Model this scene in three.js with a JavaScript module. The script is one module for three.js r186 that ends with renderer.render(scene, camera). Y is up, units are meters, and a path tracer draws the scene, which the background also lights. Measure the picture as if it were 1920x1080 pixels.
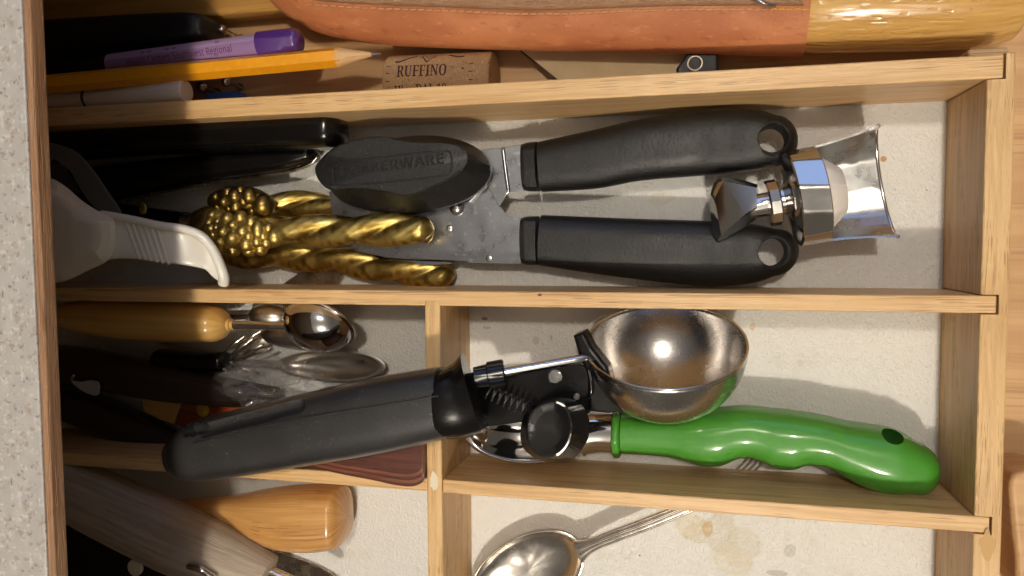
import * as THREE from 'three';
import { RoundedBoxGeometry } from 'three/addons/geometries/RoundedBoxGeometry.js';
import { ConvexGeometry } from 'three/addons/geometries/ConvexGeometry.js';
import { mergeGeometries, mergeVertices, toCreasedNormals } from 'three/addons/utils/BufferGeometryUtils.js';
import { FontLoader } from 'three/addons/loaders/FontLoader.js';
import { TextGeometry } from 'three/addons/geometries/TextGeometry.js';
import { RectAreaLightUniformsLib } from 'three/addons/lights/RectAreaLightUniformsLib.js';
import { Brush, Evaluator, SUBTRACTION } from 'three-bvh-csg';

// ---------------------------------------------------------------- camera, light, exposure
const scene = new THREE.Scene();
const CAM = 0.335, FOC = 1431.7, V3 = THREE.Vector3;
const dn = new V3(343.3, -84.1, FOC).normalize();                       // straight down, in lens axes (right, down, forward)
const ax = new V3(Math.cos(-0.0059), Math.sin(-0.0059), 0); ax.addScaledVector(dn, -ax.dot(dn)).normalize();
const az = new V3().crossVectors(dn, ax);
const camera = new THREE.PerspectiveCamera(2 * Math.atan(540 / FOC) * 180 / Math.PI, 16 / 9, 0.01, 20);
camera.position.set(0, CAM, 0);
camera.up.set(-ax.y, dn.y, -az.y);
camera.lookAt(ax.z, CAM - dn.z, az.z);
scene.background = new THREE.Color().setRGB(0.112, 0.097, 0.078);         // the dim rest of the kitchen
const renderer = new THREE.WebGLRenderer({ antialias: true });
renderer.toneMapping = THREE.LinearToneMapping;
renderer.toneMappingExposure = 1;
renderer.shadowMap.enabled = true;
RectAreaLightUniformsLib.init();
const LAMPS = [
  { p: [0.14, 1.58, 0.9], i: 4.9, label: 'round recessed ceiling lamp shining on the drawer from the side of the spoon compartment' },
  { p: [0.15, 1.58, -0.37], i: 2.0, label: 'round recessed ceiling lamp above the leather sheath' },
];
const LAMPCOL = new THREE.Color().setRGB(1, 0.905, 0.775);

// ---------------------------------------------------------------- helpers
let seed = 7; const rnd = () => { seed = (seed * 1664525 + 1013904223) >>> 0; return seed / 4294967296; };
const MM = 0.001;
// a pixel of the photograph and a height above the drawer liner (mm) -> a point of the place
function P(px, py, h = 0) {
  const v = new V3(px - 960, py - 540, FOC), t = (CAM - h * MM) / v.dot(dn);
  return new V3(v.dot(ax) * t, h * MM, v.dot(az) * t);
}
const taken = {};
function numbered(n) { const k = (taken[n] = (taken[n] ?? -1) + 1); return k ? n + '_' + String(k).padStart(3, '0') : n; }
function thing(name, label, category, group) {
  const g = new THREE.Group(); g.name = numbered(name); g.userData = { label, category };
  if (group) g.userData.group = group;
  scene.add(g); return g;
}
function part(name, geo, mat, parent, label) {
  const m = new THREE.Mesh(geo, mat); m.name = name; m.castShadow = m.receiveShadow = true; parent.add(m);
  if (label) m.userData.label = label;
  return m;
}
function settle(g) {                                                     // moves the group's origin to the thing's base
  const b = new THREE.Box3().setFromObject(g), c = b.getCenter(new V3()); c.y = b.min.y;
  g.position.copy(c); for (const k of g.children) k.position.sub(c);
}
function structure(name, geo, mat) { const m = part(name, geo, mat, scene); m.userData.kind = 'structure'; return m; }

function build(pos, idx, uv) {
  const g = new THREE.BufferGeometry();
  g.setAttribute('position', new THREE.Float32BufferAttribute(pos, 3)); g.setAttribute('uv', new THREE.Float32BufferAttribute(uv, 2));
  g.setIndex(idx); g.computeVertexNormals(); return g;
}
// rings: [{c, a, b, e}] -> closed tube of superellipse sections; mod(theta, s) scales the radius
function loft(rings, { n = 28, mod, crease } = {}) {
  const pos = [], uv = [], idx = []; let len = 0, per = 0;
  rings.forEach((r, i) => { if (i) len += r.c.distanceTo(rings[i - 1].c); per = Math.max(per, 3.6 * Math.max(r.a.length(), r.b.length()) + 2.6 * Math.min(r.a.length(), r.b.length())); r.s = len; });
  rings.forEach((r) => {
    for (let j = 0; j <= n; j++) {
      const t = j / n * Math.PI * 2, e = 2 / (r.e ?? 2), C = Math.cos(t), S = Math.sin(t), k = mod ? mod(t, r.s) : 1;
      const x = Math.sign(C) * Math.abs(C) ** e * k, y = Math.sign(S) * Math.abs(S) ** e * k;
      pos.push(r.c.x + r.a.x * x + r.b.x * y, r.c.y + r.a.y * x + r.b.y * y, r.c.z + r.a.z * x + r.b.z * y); uv.push(r.s, j / n * per);
    }
  });
  for (let i = 0; i + 1 < rings.length; i++) for (let j = 0; j < n; j++) { const p = i * (n + 1) + j, q = p + n + 1; idx.push(p, q, p + 1, q, q + 1, p + 1); }
  for (const [i, f] of [[0, 1], [rings.length - 1, 0]]) {
    const o = pos.length / 3, b = i * (n + 1), r = rings[i]; pos.push(r.c.x, r.c.y, r.c.z); uv.push(r.s, 0);
    for (let j = 0; j < n; j++) { for (const q of [b + j, b + j + 1]) { pos.push(pos[q * 3], pos[q * 3 + 1], pos[q * 3 + 2]); uv.push(r.s + (pos[q * 3 + 1] - r.c.y), pos[q * 3 + 2] - r.c.z); } const a = pos.length / 3 - 2; f ? idx.push(o, a, a + 1) : idx.push(o, a + 1, a); }
  }
  const ta = rings.length > 1 ? rings[1].c.clone().sub(rings[0].c) : new V3(1, 0, 0);
  if (new V3().crossVectors(rings[0].a, rings[0].b).dot(ta) > 0) for (let i = 0; i < idx.length; i += 3) [idx[i], idx[i + 1]] = [idx[i + 1], idx[i]];
  let g = build(pos, idx, uv); smoothSeam(g, rings.length, n);
  return crease ? toCreasedNormals(g, crease) : g;
}
function smoothSeam(g, m, n) { const N = g.attributes.normal; for (let i = 0; i < m; i++) { const a = i * (n + 1), b = a + n, v = new V3(N.getX(a) + N.getX(b), N.getY(a) + N.getY(b), N.getZ(a) + N.getZ(b)).normalize(); N.setXYZ(a, v.x, v.y, v.z); N.setXYZ(b, v.x, v.y, v.z); } }
function cat(a, b, c, d, t) { return 0.5 * ((2 * b) + (c - a) * t + (2 * a - 5 * b + 4 * c - d) * t * t + (3 * b - a - 3 * c + d) * t * t * t); }
// pairs: [xa, ya, xb, yb, h, halfThickness] two traced edges at the height of the widest section
function pairs(list, { cap0 = 0, cap1 = 0, sub = 5, e = 2, n = 28, crease, tilt = 0, mod } = {}) {
  const st = list.map(([xa, ya, xb, yb, h, t]) => { const A = P(xa, ya, h), B = P(xb, yb, h); return { c: A.clone().add(B).multiplyScalar(0.5), a: A.sub(B).multiplyScalar(0.5), t: t * MM }; });
  const rings = [], G = (i) => st[Math.max(0, Math.min(st.length - 1, i))];
  const mixv = (k, i, t) => new V3(...['x', 'y', 'z'].map((q) => cat(G(i - 1)[k][q], G(i)[k][q], G(i + 1)[k][q], G(i + 2)[k][q], t)));
  for (let i = 0; i + 1 < st.length; i++) for (let k = 0; k < (i + 2 === st.length ? sub + 1 : sub); k++) { const t = k / sub; rings.push({ c: mixv('c', i, t), a: mixv('a', i, t), t: cat(G(i - 1).t, G(i).t, G(i + 1).t, G(i + 2).t, t) }); }
  rings.forEach((r, i) => {
    const d = rings[Math.min(i + 1, rings.length - 1)].c.clone().sub(rings[Math.max(i - 1, 0)].c).normalize();
    r.a.addScaledVector(d, -r.a.dot(d) * 0.3);
    let up = new V3().crossVectors(r.a, d); if (up.y < 0) up.negate(); up.normalize();
    if (tilt) up.applyAxisAngle(d, tilt);
    r.b = up.multiplyScalar(Math.max(r.t, 1e-5)); r.e = e; r.d = d;
  });
  const capR = (r, L, s) => { const out = []; for (let k = 1; k <= 7; k++) { const q = k / 7 * Math.PI / 2 * 0.985, m = Math.cos(q); out.push({ c: r.c.clone().addScaledVector(r.d, s * L * MM * Math.sin(q)), a: r.a.clone().multiplyScalar(m), b: r.b.clone().multiplyScalar(m), e }); } return out; };
  const R0 = cap0 ? capR(rings[0], cap0, -1).reverse() : [], R1 = cap1 ? capR(rings[rings.length - 1], cap1, 1) : [];
  return loft([...R0, ...rings, ...R1], { n, crease, mod });
}
// solid of revolution about A->B; prof: [distance mm, radius mm]
function rev(A, B, prof, { n = 32, crease = 0.6, mod } = {}) {
  const d = B.clone().sub(A).normalize(), s = new V3().crossVectors(d, new V3(0, 1, 0)); if (s.lengthSq() < 1e-6) s.set(1, 0, 0); s.normalize();
  const u = new V3().crossVectors(s, d).normalize();
  return loft(prof.map(([q, r]) => ({ c: A.clone().addScaledVector(d, q * MM), a: s.clone().multiplyScalar(Math.max(r, 0.01) * MM), b: u.clone().multiplyScalar(Math.max(r, 0.01) * MM) })), { n, crease, mod });
}
const dist = (A, B) => A.distanceTo(B) / MM;
function tube(pts, r, n = 8, seg = 0) { const c = new THREE.CatmullRomCurve3(pts); return new THREE.TubeGeometry(c, seg || pts.length * 8, r * MM, n, false); }
function rod(pts, r, n = 10) {                                              // tube with rounded ends, r = [r0, r1] or one radius
  const c = new THREE.CatmullRomCurve3(pts), N = pts.length * 8, R = Array.isArray(r) ? r : [r, r], rings = [];
  for (let i = 0; i <= N; i++) {
    const t = i / N, d = c.getTangent(t), s = new V3().crossVectors(d, Math.abs(d.y) > 0.95 ? new V3(1, 0, 0) : new V3(0, 1, 0)).normalize(), u = new V3().crossVectors(s, d), q = (R[0] + (R[1] - R[0]) * t) * MM * (i === 0 || i === N ? 0.55 : 1);
    rings.push({ c: c.getPoint(t), a: s.multiplyScalar(q), b: u.multiplyScalar(q) });
  }
  return loft(rings, { n });
}
// flat piece cut from a traced outline (pixels at height h), thickness in mm upward from h
function smooth(pts, m = 6) { const c = new THREE.CatmullRomCurve3(pts.map(([x, y]) => new V3(x, y, 0)), true, 'centripetal'); return c.getPoints(pts.length * m).slice(0, -1).map((v) => [v.x, v.y]); }
function plate(pts, h, t, bevel = 0.3, holes = [], seg = 2) {
  const w = pts.map(([x, y]) => P(x, y, h + t)), s = new THREE.Shape(w.map((p) => new THREE.Vector2(p.x, -p.z)));
  for (const [x, y, r] of holes) { const c = P(x, y, h + t), hp = new THREE.Path(); hp.absarc(c.x, -c.z, r * MM, 0, Math.PI * 2, true); s.holes.push(hp); }
  const b = bevel * MM, g = new THREE.ExtrudeGeometry(s, { depth: t * MM - 2 * b, bevelEnabled: bevel > 0, bevelSize: b, bevelOffset: -b, bevelThickness: b, bevelSegments: seg, curveSegments: 24 });
  g.rotateX(-Math.PI / 2); g.translate(0, h * MM + b, 0); return boxUV(g);
}
function boxUV(g, along = 'x') {
  if (g.index) g = g.toNonIndexed();
  const p = g.attributes.position, uv = new Float32Array(p.count * 2), A = new V3(), B = new V3(), C = new V3();
  for (let i = 0; i < p.count; i += 3) {
    A.fromBufferAttribute(p, i); B.fromBufferAttribute(p, i + 1); C.fromBufferAttribute(p, i + 2);
    const n = B.clone().sub(A).cross(C.clone().sub(A)), x = Math.abs(n.x), y = Math.abs(n.y), z = Math.abs(n.z);
    [A, B, C].forEach((v, k) => {
      let a, b;
      if (along === 'x') [a, b] = y >= x && y >= z ? [v.x, v.z] : z >= x ? [v.x, v.y + 0.013] : [v.y, v.z];
      else [a, b] = y >= x && y >= z ? [v.z, v.x] : x >= z ? [v.z, v.y + 0.013] : [v.y, v.x];
      uv[(i + k) * 2] = a; uv[(i + k) * 2 + 1] = b;
    });
  }
  g.setAttribute('uv', new THREE.BufferAttribute(uv, 2)); return g;
}
// body skinned through star-shaped outlines: [[[px, py]...], h] from bottom to top (mm)
function skin(levels, N = 96, crease = 0.42) {
  const loops = levels.map(([pts, h, k = 1]) => {
    const w = pts.map(([x, y]) => P(x, y, h)), c = w.reduce((s, p) => s.add(p), new V3()).divideScalar(w.length);
    const ang = w.map((p) => Math.atan2(p.z - c.z, p.x - c.x)), out = [];
    for (let j = 0; j < N; j++) {
      const t = j / N * Math.PI * 2 - Math.PI, dx = Math.cos(t), dz = Math.sin(t); let best = 0;
      for (let i = 0; i < w.length; i++) { const a = w[i], b = w[(i + 1) % w.length], ex = b.x - a.x, ez = b.z - a.z, den = dx * ez - dz * ex; if (Math.abs(den) < 1e-14) continue; const q = ((a.x - c.x) * ez - (a.z - c.z) * ex) / den, u = ((a.x - c.x) * dz - (a.z - c.z) * dx) / den; if (q > 0 && u >= -1e-6 && u <= 1 + 1e-6) best = Math.max(best, q); }
      out.push(new V3(c.x + dx * best * k, h * MM, c.z + dz * best * k));
    }
    return { out, c };
  });
  const pos = [], uv = [], idx = [];
  loops.forEach(({ out }) => out.forEach((p) => { pos.push(p.x, p.y, p.z); uv.push(p.x, p.z); }));
  for (let i = 0; i + 1 < loops.length; i++) for (let j = 0; j < N; j++) { const a = i * N + j, b = i * N + (j + 1) % N; idx.push(a, a + N, b, b, a + N, b + N); }
  for (const [i, f] of [[0, 0], [loops.length - 1, 1]]) { const o = pos.length / 3, c = loops[i].c; pos.push(c.x, loops[i].out[0].y, c.z); uv.push(c.x, c.z); for (let j = 0; j < N; j++) { const a = i * N + j, b = i * N + (j + 1) % N; f ? idx.push(o, b, a) : idx.push(o, a, b); } }
  return toCreasedNormals(build(pos, idx, uv), crease);
}
// thin bowl: centre of the rim, half axes U and V (vectors in the rim plane), depth vector D, wall thickness mm
function dish(C, U, V, D, wall = 0.9, { n = 48, m = 14, flute = 0, lobes = 12, taper = 0, pw = 2 } = {}) {
  const pos = [], uv = [], idx = [], k = 1 - wall * MM / Math.min(U.length(), V.length());
  const pt = (r, t, s, dsc) => { const f = 1, x = Math.cos(t) * r * s * f, y = Math.sin(t) * r * s * f * (1 + taper * Math.cos(t)), q = Math.max(0, 1 - r ** pw) ** (1 / 2) * dsc * (1 + flute * Math.cos(lobes * t) * 4 * r * r); return C.clone().addScaledVector(U, x).addScaledVector(V, y).addScaledVector(D, q); };
  const W = D.clone().normalize().multiplyScalar(-wall * MM);
  for (let side = 0; side < 2; side++) for (let i = 0; i <= m; i++) for (let j = 0; j <= n; j++) {
    const r = Math.sin(i / m * Math.PI / 2), p = pt(r, j / n * Math.PI * 2, side ? k : 1, 1); if (side) p.addScaledVector(W, 1 - r);
    pos.push(p.x, p.y, p.z); uv.push(p.x, p.z);
  }
  const S = (m + 1) * (n + 1);
  for (let side = 0; side < 2; side++) for (let i = 0; i < m; i++) for (let j = 0; j < n; j++) { const a = side * S + i * (n + 1) + j, b = a + n + 1; side ? idx.push(a, a + 1, b, b, a + 1, b + 1) : idx.push(a, b, a + 1, b, b + 1, a + 1); }
  for (let j = 0; j < n; j++) { const a = m * (n + 1) + j, b = a + S; idx.push(a, b, a + 1, b, b + 1, a + 1); }
  let g = build(pos, idx, uv);
  // orient outward (away from the hollow)
  const c0 = new V3().fromBufferAttribute(g.attributes.normal, (m >> 1) * (n + 1)); const p0 = new V3().fromBufferAttribute(g.attributes.position, (m >> 1) * (n + 1)).sub(C);
  if (c0.dot(p0) < 0) { const ix = g.index.array; for (let i = 0; i < ix.length; i += 3) [ix[i], ix[i + 1]] = [ix[i + 1], ix[i]]; g.computeVertexNormals(); }
  return g;
}
function bx(x0, x1, y0, y1, z0, z1, r = 0.0008, along = 'x') { const g = new RoundedBoxGeometry(x1 - x0, y1 - y0, z1 - z0, 2, r); g.translate((x0 + x1) / 2, (y0 + y1) / 2, (z0 + z1) / 2); return boxUV(g, along); }
const ev = new Evaluator(); ev.attributes = ['position', 'normal', 'uv']; ev.useGroups = false;
function cut(geo, ...holes) { let a = new Brush(geo.index ? geo : mergeVertices(geo)); a.updateMatrixWorld(); for (const h of holes) { const b = new Brush(h); b.updateMatrixWorld(); a = ev.evaluate(a, b, SUBTRACTION); } return a.geometry; }
function cylinder(A, B, r, n = 40) { const g = new THREE.CylinderGeometry(r * MM, r * MM, A.distanceTo(B), n); g.applyQuaternion(new THREE.Quaternion().setFromUnitVectors(new V3(0, 1, 0), B.clone().sub(A).normalize())); g.translate((A.x + B.x) / 2, (A.y + B.y) / 2, (A.z + B.z) / 2); return g; }
const up = (p, h) => new V3(p.x, h * MM, p.z);

// ---------------------------------------------------------------- noise and textures
const NT = 4096, tabs = new Float32Array(NT); for (let i = 0; i < NT; i++) tabs[i] = rnd();
const hsh = (x, y, s) => tabs[((x * 374761 + y * 668265 + s * 9176) >>> 0) % NT ^ ((x * 31 + y * 57 + s * 131) & 255)];
function vn(u, v, fx, fy, s) {                                             // tileable value noise
  const x = u * fx, y = v * fy, i = Math.floor(x), j = Math.floor(y), a = x - i, b = y - j, p = a * a * (3 - 2 * a), q = b * b * (3 - 2 * b), w = (n, m) => ((n % m) + m) % m;
  const i0 = w(i, fx), i1 = w(i + 1, fx), j0 = w(j, fy), j1 = w(j + 1, fy), A = hsh(i0, j0, s), B = hsh(i1, j0, s), C = hsh(i0, j1, s), D = hsh(i1, j1, s);
  return A + (B - A) * p + (C - A) * q + (A - B - C + D) * p * q;
}
function fbm(u, v, fx, fy, s, o = 4) { let a = 0, k = 0.5, t = 0; for (let i = 0; i < o; i++) { a += k * vn(u, v, fx << i, fy << i, s + i); t += k; k *= 0.5; } return a / t; }
function tex(w, h, fn, srgb = true, rep) {
  const d = new Uint8Array(w * h * 4);
  for (let y = 0; y < h; y++) for (let x = 0; x < w; x++) { const c = fn(x / w, y / h), o = (y * w + x) * 4; d[o] = Math.max(0, Math.min(255, c[0])); d[o + 1] = Math.max(0, Math.min(255, c[1])); d[o + 2] = Math.max(0, Math.min(255, c[2])); d[o + 3] = 255; }
  const t = new THREE.DataTexture(d, w, h); t.wrapS = t.wrapT = THREE.RepeatWrapping; t.magFilter = THREE.LinearFilter; t.minFilter = THREE.LinearMipmapLinearFilter; t.generateMipmaps = true; if (srgb) t.colorSpace = THREE.SRGBColorSpace;
  if (rep) t.repeat.set(1 / rep[0], 1 / rep[1]); t.needsUpdate = true; return t;
}
const mixc = (a, b, t) => a.map((x, i) => x + (b[i] - x) * t), clamp = (x) => Math.max(0, Math.min(1, x)), ss = (a, b, x) => { const t = clamp((x - a) / (b - a)); return t * t * (3 - 2 * t); };
function wood(light, mid, dark, { pores = 1, rep = [0.16, 0.04], wave = 0.03, s = 0, w = 1024, h = 512 } = {}) {
  const map = tex(w, h, (u, v) => {
    const vv = v + wave * (fbm(u, v, 2, 2, s + 3, 2) - 0.5), g = fbm(u, vv, 3, 24, s, 4), b = fbm(u, vv, 2, 5, s + 20, 3), pr = Math.max(ss(0.7, 0.86, vn(u, vv, 12, 170, s + 40)) * ss(0.4, 0.7, fbm(u, vv, 3, 8, s + 50, 2)), 0.75 * ss(0.62, 0.8, vn(u, vv, 5, 90, s + 43)) * ss(0.5, 0.75, fbm(u, vv, 2, 6, s + 55, 2))), f = vn(u, vv, 60, 256, s + 60);
    let c = mixc(light, mid, ss(0.3, 0.72, g * 0.65 + b * 0.35)); c = mixc(c, dark, pr * 0.72 * pores); c = mixc(c, mid, f * 0.25); return c;
  }, true, rep);
  const bump = tex(512, 256, (u, v) => { const p = ss(0.62, 0.8, vn(u, v, 24, 110, s + 40)), f = fbm(u, v, 12, 100, s + 9, 2), q = 150 + 60 * f - 110 * p * pores; return [q, q, q]; }, false, rep);
  return { map, bumpMap: bump };
}
const std = (o) => new THREE.MeshStandardMaterial(o), phy = (o) => new THREE.MeshPhysicalMaterial(o), lin = (r, g, b) => new THREE.Color().setRGB(r, g, b);
const grit = tex(512, 512, (u, v) => { const q = 128 + 70 * (fbm(u, v, 64, 64, 5, 3) - 0.5) + 50 * ss(0.8, 0.95, vn(u, v, 128, 128, 8)); return [q, q, q]; }, false, [0.05, 0.05]);
const dustRough = (base, amp, rep = 0.06, s = 0) => tex(512, 512, (u, v) => { const q = 255 * (base + amp * (fbm(u, v, 6, 6, 70 + s, 5) - 0.5) * 2 + amp * 0.7 * ss(0.8, 0.93, vn(u, v, 90, 90, 77 + s))); return [q, q, q]; }, false, [rep, rep]);
// scuffed black plastic: fine pale dust and hair scratches on a dark body
const blackMap = (base, dust, s, amt = 1) => tex(1024, 1024, (u, v) => { const sp = ss(0.86, 0.97, vn(u, v, 220, 220, 90 + s)) * ss(0.35, 0.7, fbm(u, v, 5, 5, 95 + s, 3)), sc = ss(0.9, 0.99, vn(u + 0.25 * v, v, 6, 190, 99 + s)) * ss(0.5, 0.8, fbm(u, v, 4, 4, 103 + s, 2)), m = fbm(u, v, 20, 20, 107 + s, 4); return mixc(mixc(base, dust, clamp((sp * 0.5 + sc * 0.25) * amt)), dust, m * 0.06 * amt); }, true, [0.09, 0.09]);

const M = {};
M.tray = std({ ...wood([226, 188, 135], [204, 162, 108], [128, 86, 50], { s: 1, rep: [0.13, 0.028], wave: 0.05 }), roughness: 0.42, bumpScale: 0.00012 });
M.trayEnd = std({ ...wood([225, 188, 134], [200, 160, 107], [128, 90, 52], { s: 31, rep: [0.07, 0.03], wave: 0.12 }), roughness: 0.42, bumpScale: 0.00015 });
M.drawer = std({ ...wood([206, 166, 116], [188, 146, 98], [140, 102, 66], { s: 61, rep: [0.3, 0.1], pores: 0.5 }), roughness: 0.5, bumpScale: 0.0001 });
M.drawerSide = std({ ...wood([176, 132, 66], [156, 112, 50], [104, 70, 30], { s: 71, rep: [0.3, 0.06], pores: 0.4 }), roughness: 0.5, bumpScale: 0.0001 });
M.trim = std({ ...wood([176, 138, 104], [142, 104, 74], [92, 62, 40], { s: 91, rep: [0.1, 0.02] }), roughness: 0.55, bumpScale: 0.0003 });
M.varnish = phy({ ...wood([214, 172, 104], [196, 150, 80], [158, 114, 56], { s: 121, rep: [0.11, 0.09], pores: 0.6 }), roughness: 0.24, bumpScale: 0.0005, clearcoat: 0.35, clearcoatRoughness: 0.12 });
M.oak = phy({ ...wood([212, 164, 102], [190, 138, 76], [138, 90, 46], { s: 141, rep: [0.09, 0.03] }), roughness: 0.45, bumpScale: 0.0001, clearcoat: 0.7, clearcoatRoughness: 0.12 });
M.pale = phy({ ...wood([218, 176, 104], [204, 158, 84], [176, 126, 62], { s: 161, rep: [0.12, 0.05], pores: 0.3 }), roughness: 0.45, bumpScale: 0.00006, clearcoat: 0.7, clearcoatRoughness: 0.15 });
M.greyWood = std({ ...wood([184, 170, 154], [160, 144, 128], [118, 102, 88], { s: 181, rep: [0.1, 0.04], pores: 0.7 }), roughness: 0.75, bumpScale: 0.0003 });
M.mahogany = phy({ ...wood([98, 50, 34], [76, 36, 24], [42, 18, 12], { s: 201, rep: [0.08, 0.03] }), roughness: 0.4, bumpScale: 0.0001, clearcoat: 0.4, clearcoatRoughness: 0.25 });
M.mahoganyPale = phy({ ...wood([136, 84, 58], [110, 62, 42], [64, 32, 20], { s: 205, rep: [0.08, 0.03] }), roughness: 0.4, bumpScale: 0.0001, clearcoat: 0.4, clearcoatRoughness: 0.25 });
M.redWood = phy({ ...wood([140, 60, 24], [114, 44, 16], [70, 26, 10], { s: 221, rep: [0.08, 0.03], pores: 0.5 }), roughness: 0.35, bumpScale: 0.00006, clearcoat: 0.6, clearcoatRoughness: 0.15 });
M.darkWood = phy({ ...wood([58, 42, 32], [44, 31, 24], [24, 16, 12], { s: 241, rep: [0.1, 0.03] }), roughness: 0.35, bumpScale: 0.0001, clearcoat: 0.6, clearcoatRoughness: 0.2 });
M.black = phy({ map: blackMap([13, 13, 13], [120, 116, 108], 0, 0.75), roughnessMap: dustRough(0.5, 0.14), roughness: 1, bumpMap: grit, bumpScale: 0.0003 });
M.blackKnob = phy({ map: blackMap([17, 17, 17], [140, 136, 126], 3, 1.3), roughness: 0.48, bumpMap: grit, bumpScale: 0.0004 });
M.blackSatin = phy({ map: blackMap([31, 31, 32], [160, 156, 150], 6, 1.4), roughnessMap: dustRough(0.42, 0.08, 0.06, 4), roughness: 1, clearcoat: 1, clearcoatRoughness: 0.3, bumpMap: grit, bumpScale: 0.00006 });
M.blackGloss = phy({ map: blackMap([13, 12, 12], [96, 90, 82], 9, 0.5), roughnessMap: dustRough(0.2, 0.08, 0.06, 8), roughness: 1 });
M.rubber = std({ color: lin(0.01, 0.01, 0.011), roughness: 0.5 });
const brushed = tex(512, 512, (u, v) => { const q = 128 + 120 * (fbm(u, v, 4, 180, 12, 3) - 0.5); return [q, q, q]; }, false, [0.05, 0.05]);
M.chrome = std({ color: lin(0.72, 0.71, 0.7), metalness: 1, roughness: 0.07 });
M.chromeSoft = std({ color: lin(0.7, 0.68, 0.66), metalness: 1, roughnessMap: dustRough(0.15, 0.08, 0.03, 22), roughness: 1 });
M.chromeWorn = std({ color: lin(0.66, 0.65, 0.64), metalness: 1, roughnessMap: dustRough(0.24, 0.16, 0.03, 20), roughness: 1 });
M.satin = std({ color: lin(0.6, 0.57, 0.54), metalness: 1, roughnessMap: dustRough(0.24, 0.1, 0.04, 27), roughness: 1, bumpMap: brushed, bumpScale: 0.00003 });
M.hood = std({ color: lin(0.5, 0.495, 0.48), metalness: 1, roughnessMap: dustRough(0.3, 0.14, 0.03, 25), roughness: 1, bumpMap: brushed, bumpScale: 0.00002 });
M.silver = std({ color: lin(0.76, 0.72, 0.66), metalness: 1, roughnessMap: dustRough(0.2, 0.1, 0.03, 30), roughness: 1 });
M.spoonSteel = std({ color: lin(0.66, 0.62, 0.56), metalness: 1, roughnessMap: dustRough(0.32, 0.08, 0.03, 31), roughness: 1 });
M.oldSteel = std({ map: tex(512, 512, (u, v) => mixc([188, 176, 162], [164, 150, 134], ss(0.35, 0.7, fbm(u, v, 8, 8, 130, 5))), true, [0.04, 0.04]), metalness: 1, roughnessMap: dustRough(0.28, 0.07, 0.03, 33), roughness: 1 });
// zinc plate with water spots and scratches
M.zinc = std({
  map: tex(1024, 1024, (u, v) => { let c = mixc([172, 173, 175], [156, 158, 162], fbm(u, v, 5, 5, 210, 4)); const sp = ss(0.72, 0.82, vn(u, v, 22, 22, 214)) * ss(0.5, 0.7, fbm(u, v, 4, 4, 219, 2)), fl = ss(0.88, 0.96, vn(u, v, 110, 110, 216)); c = mixc(c, [214, 214, 210], clamp(sp * 0.6 + fl * 0.7)); const sc = ss(0.93, 0.99, vn(u - 0.6 * v, v + 0.4 * u, 150, 5, 222)) * ss(0.55, 0.75, fbm(u, v, 3, 3, 226, 2)); return mixc(c, [232, 230, 224], sc * 0.8); }, true, [0.05, 0.05]),
  metalness: 1, roughnessMap: dustRough(0.3, 0.06, 0.03, 40), roughness: 1,
});
M.brass = std({ map: tex(512, 512, (u, v) => mixc([212, 188, 114], [146, 122, 62], ss(0.4, 0.75, fbm(u, v, 7, 7, 300, 5))), true, [0.03, 0.03]), metalness: 1, roughnessMap: dustRough(0.42, 0.12, 0.02, 50), roughness: 1 });
M.brassDark = std({ map: tex(512, 512, (u, v) => mixc([166, 140, 78], [104, 86, 46], ss(0.35, 0.7, fbm(u, v, 9, 9, 310, 5))), true, [0.03, 0.03]), metalness: 1, roughness: 0.36 });
M.brassPlain = std({ color: lin(0.62, 0.5, 0.14), metalness: 0.9, roughness: 0.35 });
M.green = phy({ map: tex(512, 512, (u, v) => mixc(mixc([66, 143, 37], [59, 133, 32], fbm(u, v, 12, 12, 320, 4)), [110, 160, 84], 0.35 * ss(0.92, 0.99, vn(u, v + 0.3 * u, 7, 200, 325)) * ss(0.5, 0.75, fbm(u, v, 4, 4, 327, 2))), true, [0.08, 0.08]), roughness: 0.55, clearcoat: 0.75, clearcoatRoughness: 0.05, bumpMap: grit, bumpScale: 0.00003 });
M.whitePlastic = phy({ map: tex(512, 512, (u, v) => mixc([242, 238, 228], [232, 226, 214], fbm(u, v, 8, 8, 330, 5)), true, [0.06, 0.06]), roughness: 0.3, clearcoat: 0.4, clearcoatRoughness: 0.2 });
M.milky = phy({ color: lin(0.72, 0.66, 0.58), roughness: 0.5 });
M.clear = phy({ color: lin(0.95, 0.95, 0.95), roughness: 0.05, transmission: 0.97, thickness: 0, ior: 1.45 });
M.yellow = phy({ map: tex(256, 256, (u, v) => mixc([238, 164, 22], [224, 146, 14], fbm(u, v, 12, 12, 340, 4)), true, [0.03, 0.03]), roughness: 0.35, clearcoat: 0.5, clearcoatRoughness: 0.15 });
M.pencilWood = std({ ...wood([224, 186, 138], [208, 166, 116], [172, 126, 82], { s: 261, rep: [0.03, 0.01], w: 256, h: 256 }), roughness: 0.8, bumpScale: 0.0001 });
M.graphite = std({ color: lin(0.12, 0.12, 0.13), roughness: 0.35, metalness: 0.3 });
M.purple = phy({ color: lin(0.075, 0.022, 0.17), roughness: 0.3, clearcoat: 0.9, clearcoatRoughness: 0.06 });
M.whiteTube = std({ map: tex(256, 256, (u, v) => mixc([236, 226, 218], [222, 212, 202], fbm(u, v, 8, 8, 350, 4)), true, [0.04, 0.04]), roughness: 0.55 });
M.blue = std({ color: lin(0.05, 0.13, 0.42), roughness: 0.4 });
M.card = std({ map: tex(512, 512, (u, v) => mixc([214, 190, 150], [196, 170, 130], fbm(u, v, 10, 10, 360, 5)), true, [0.06, 0.06]), roughness: 0.85 });
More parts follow.
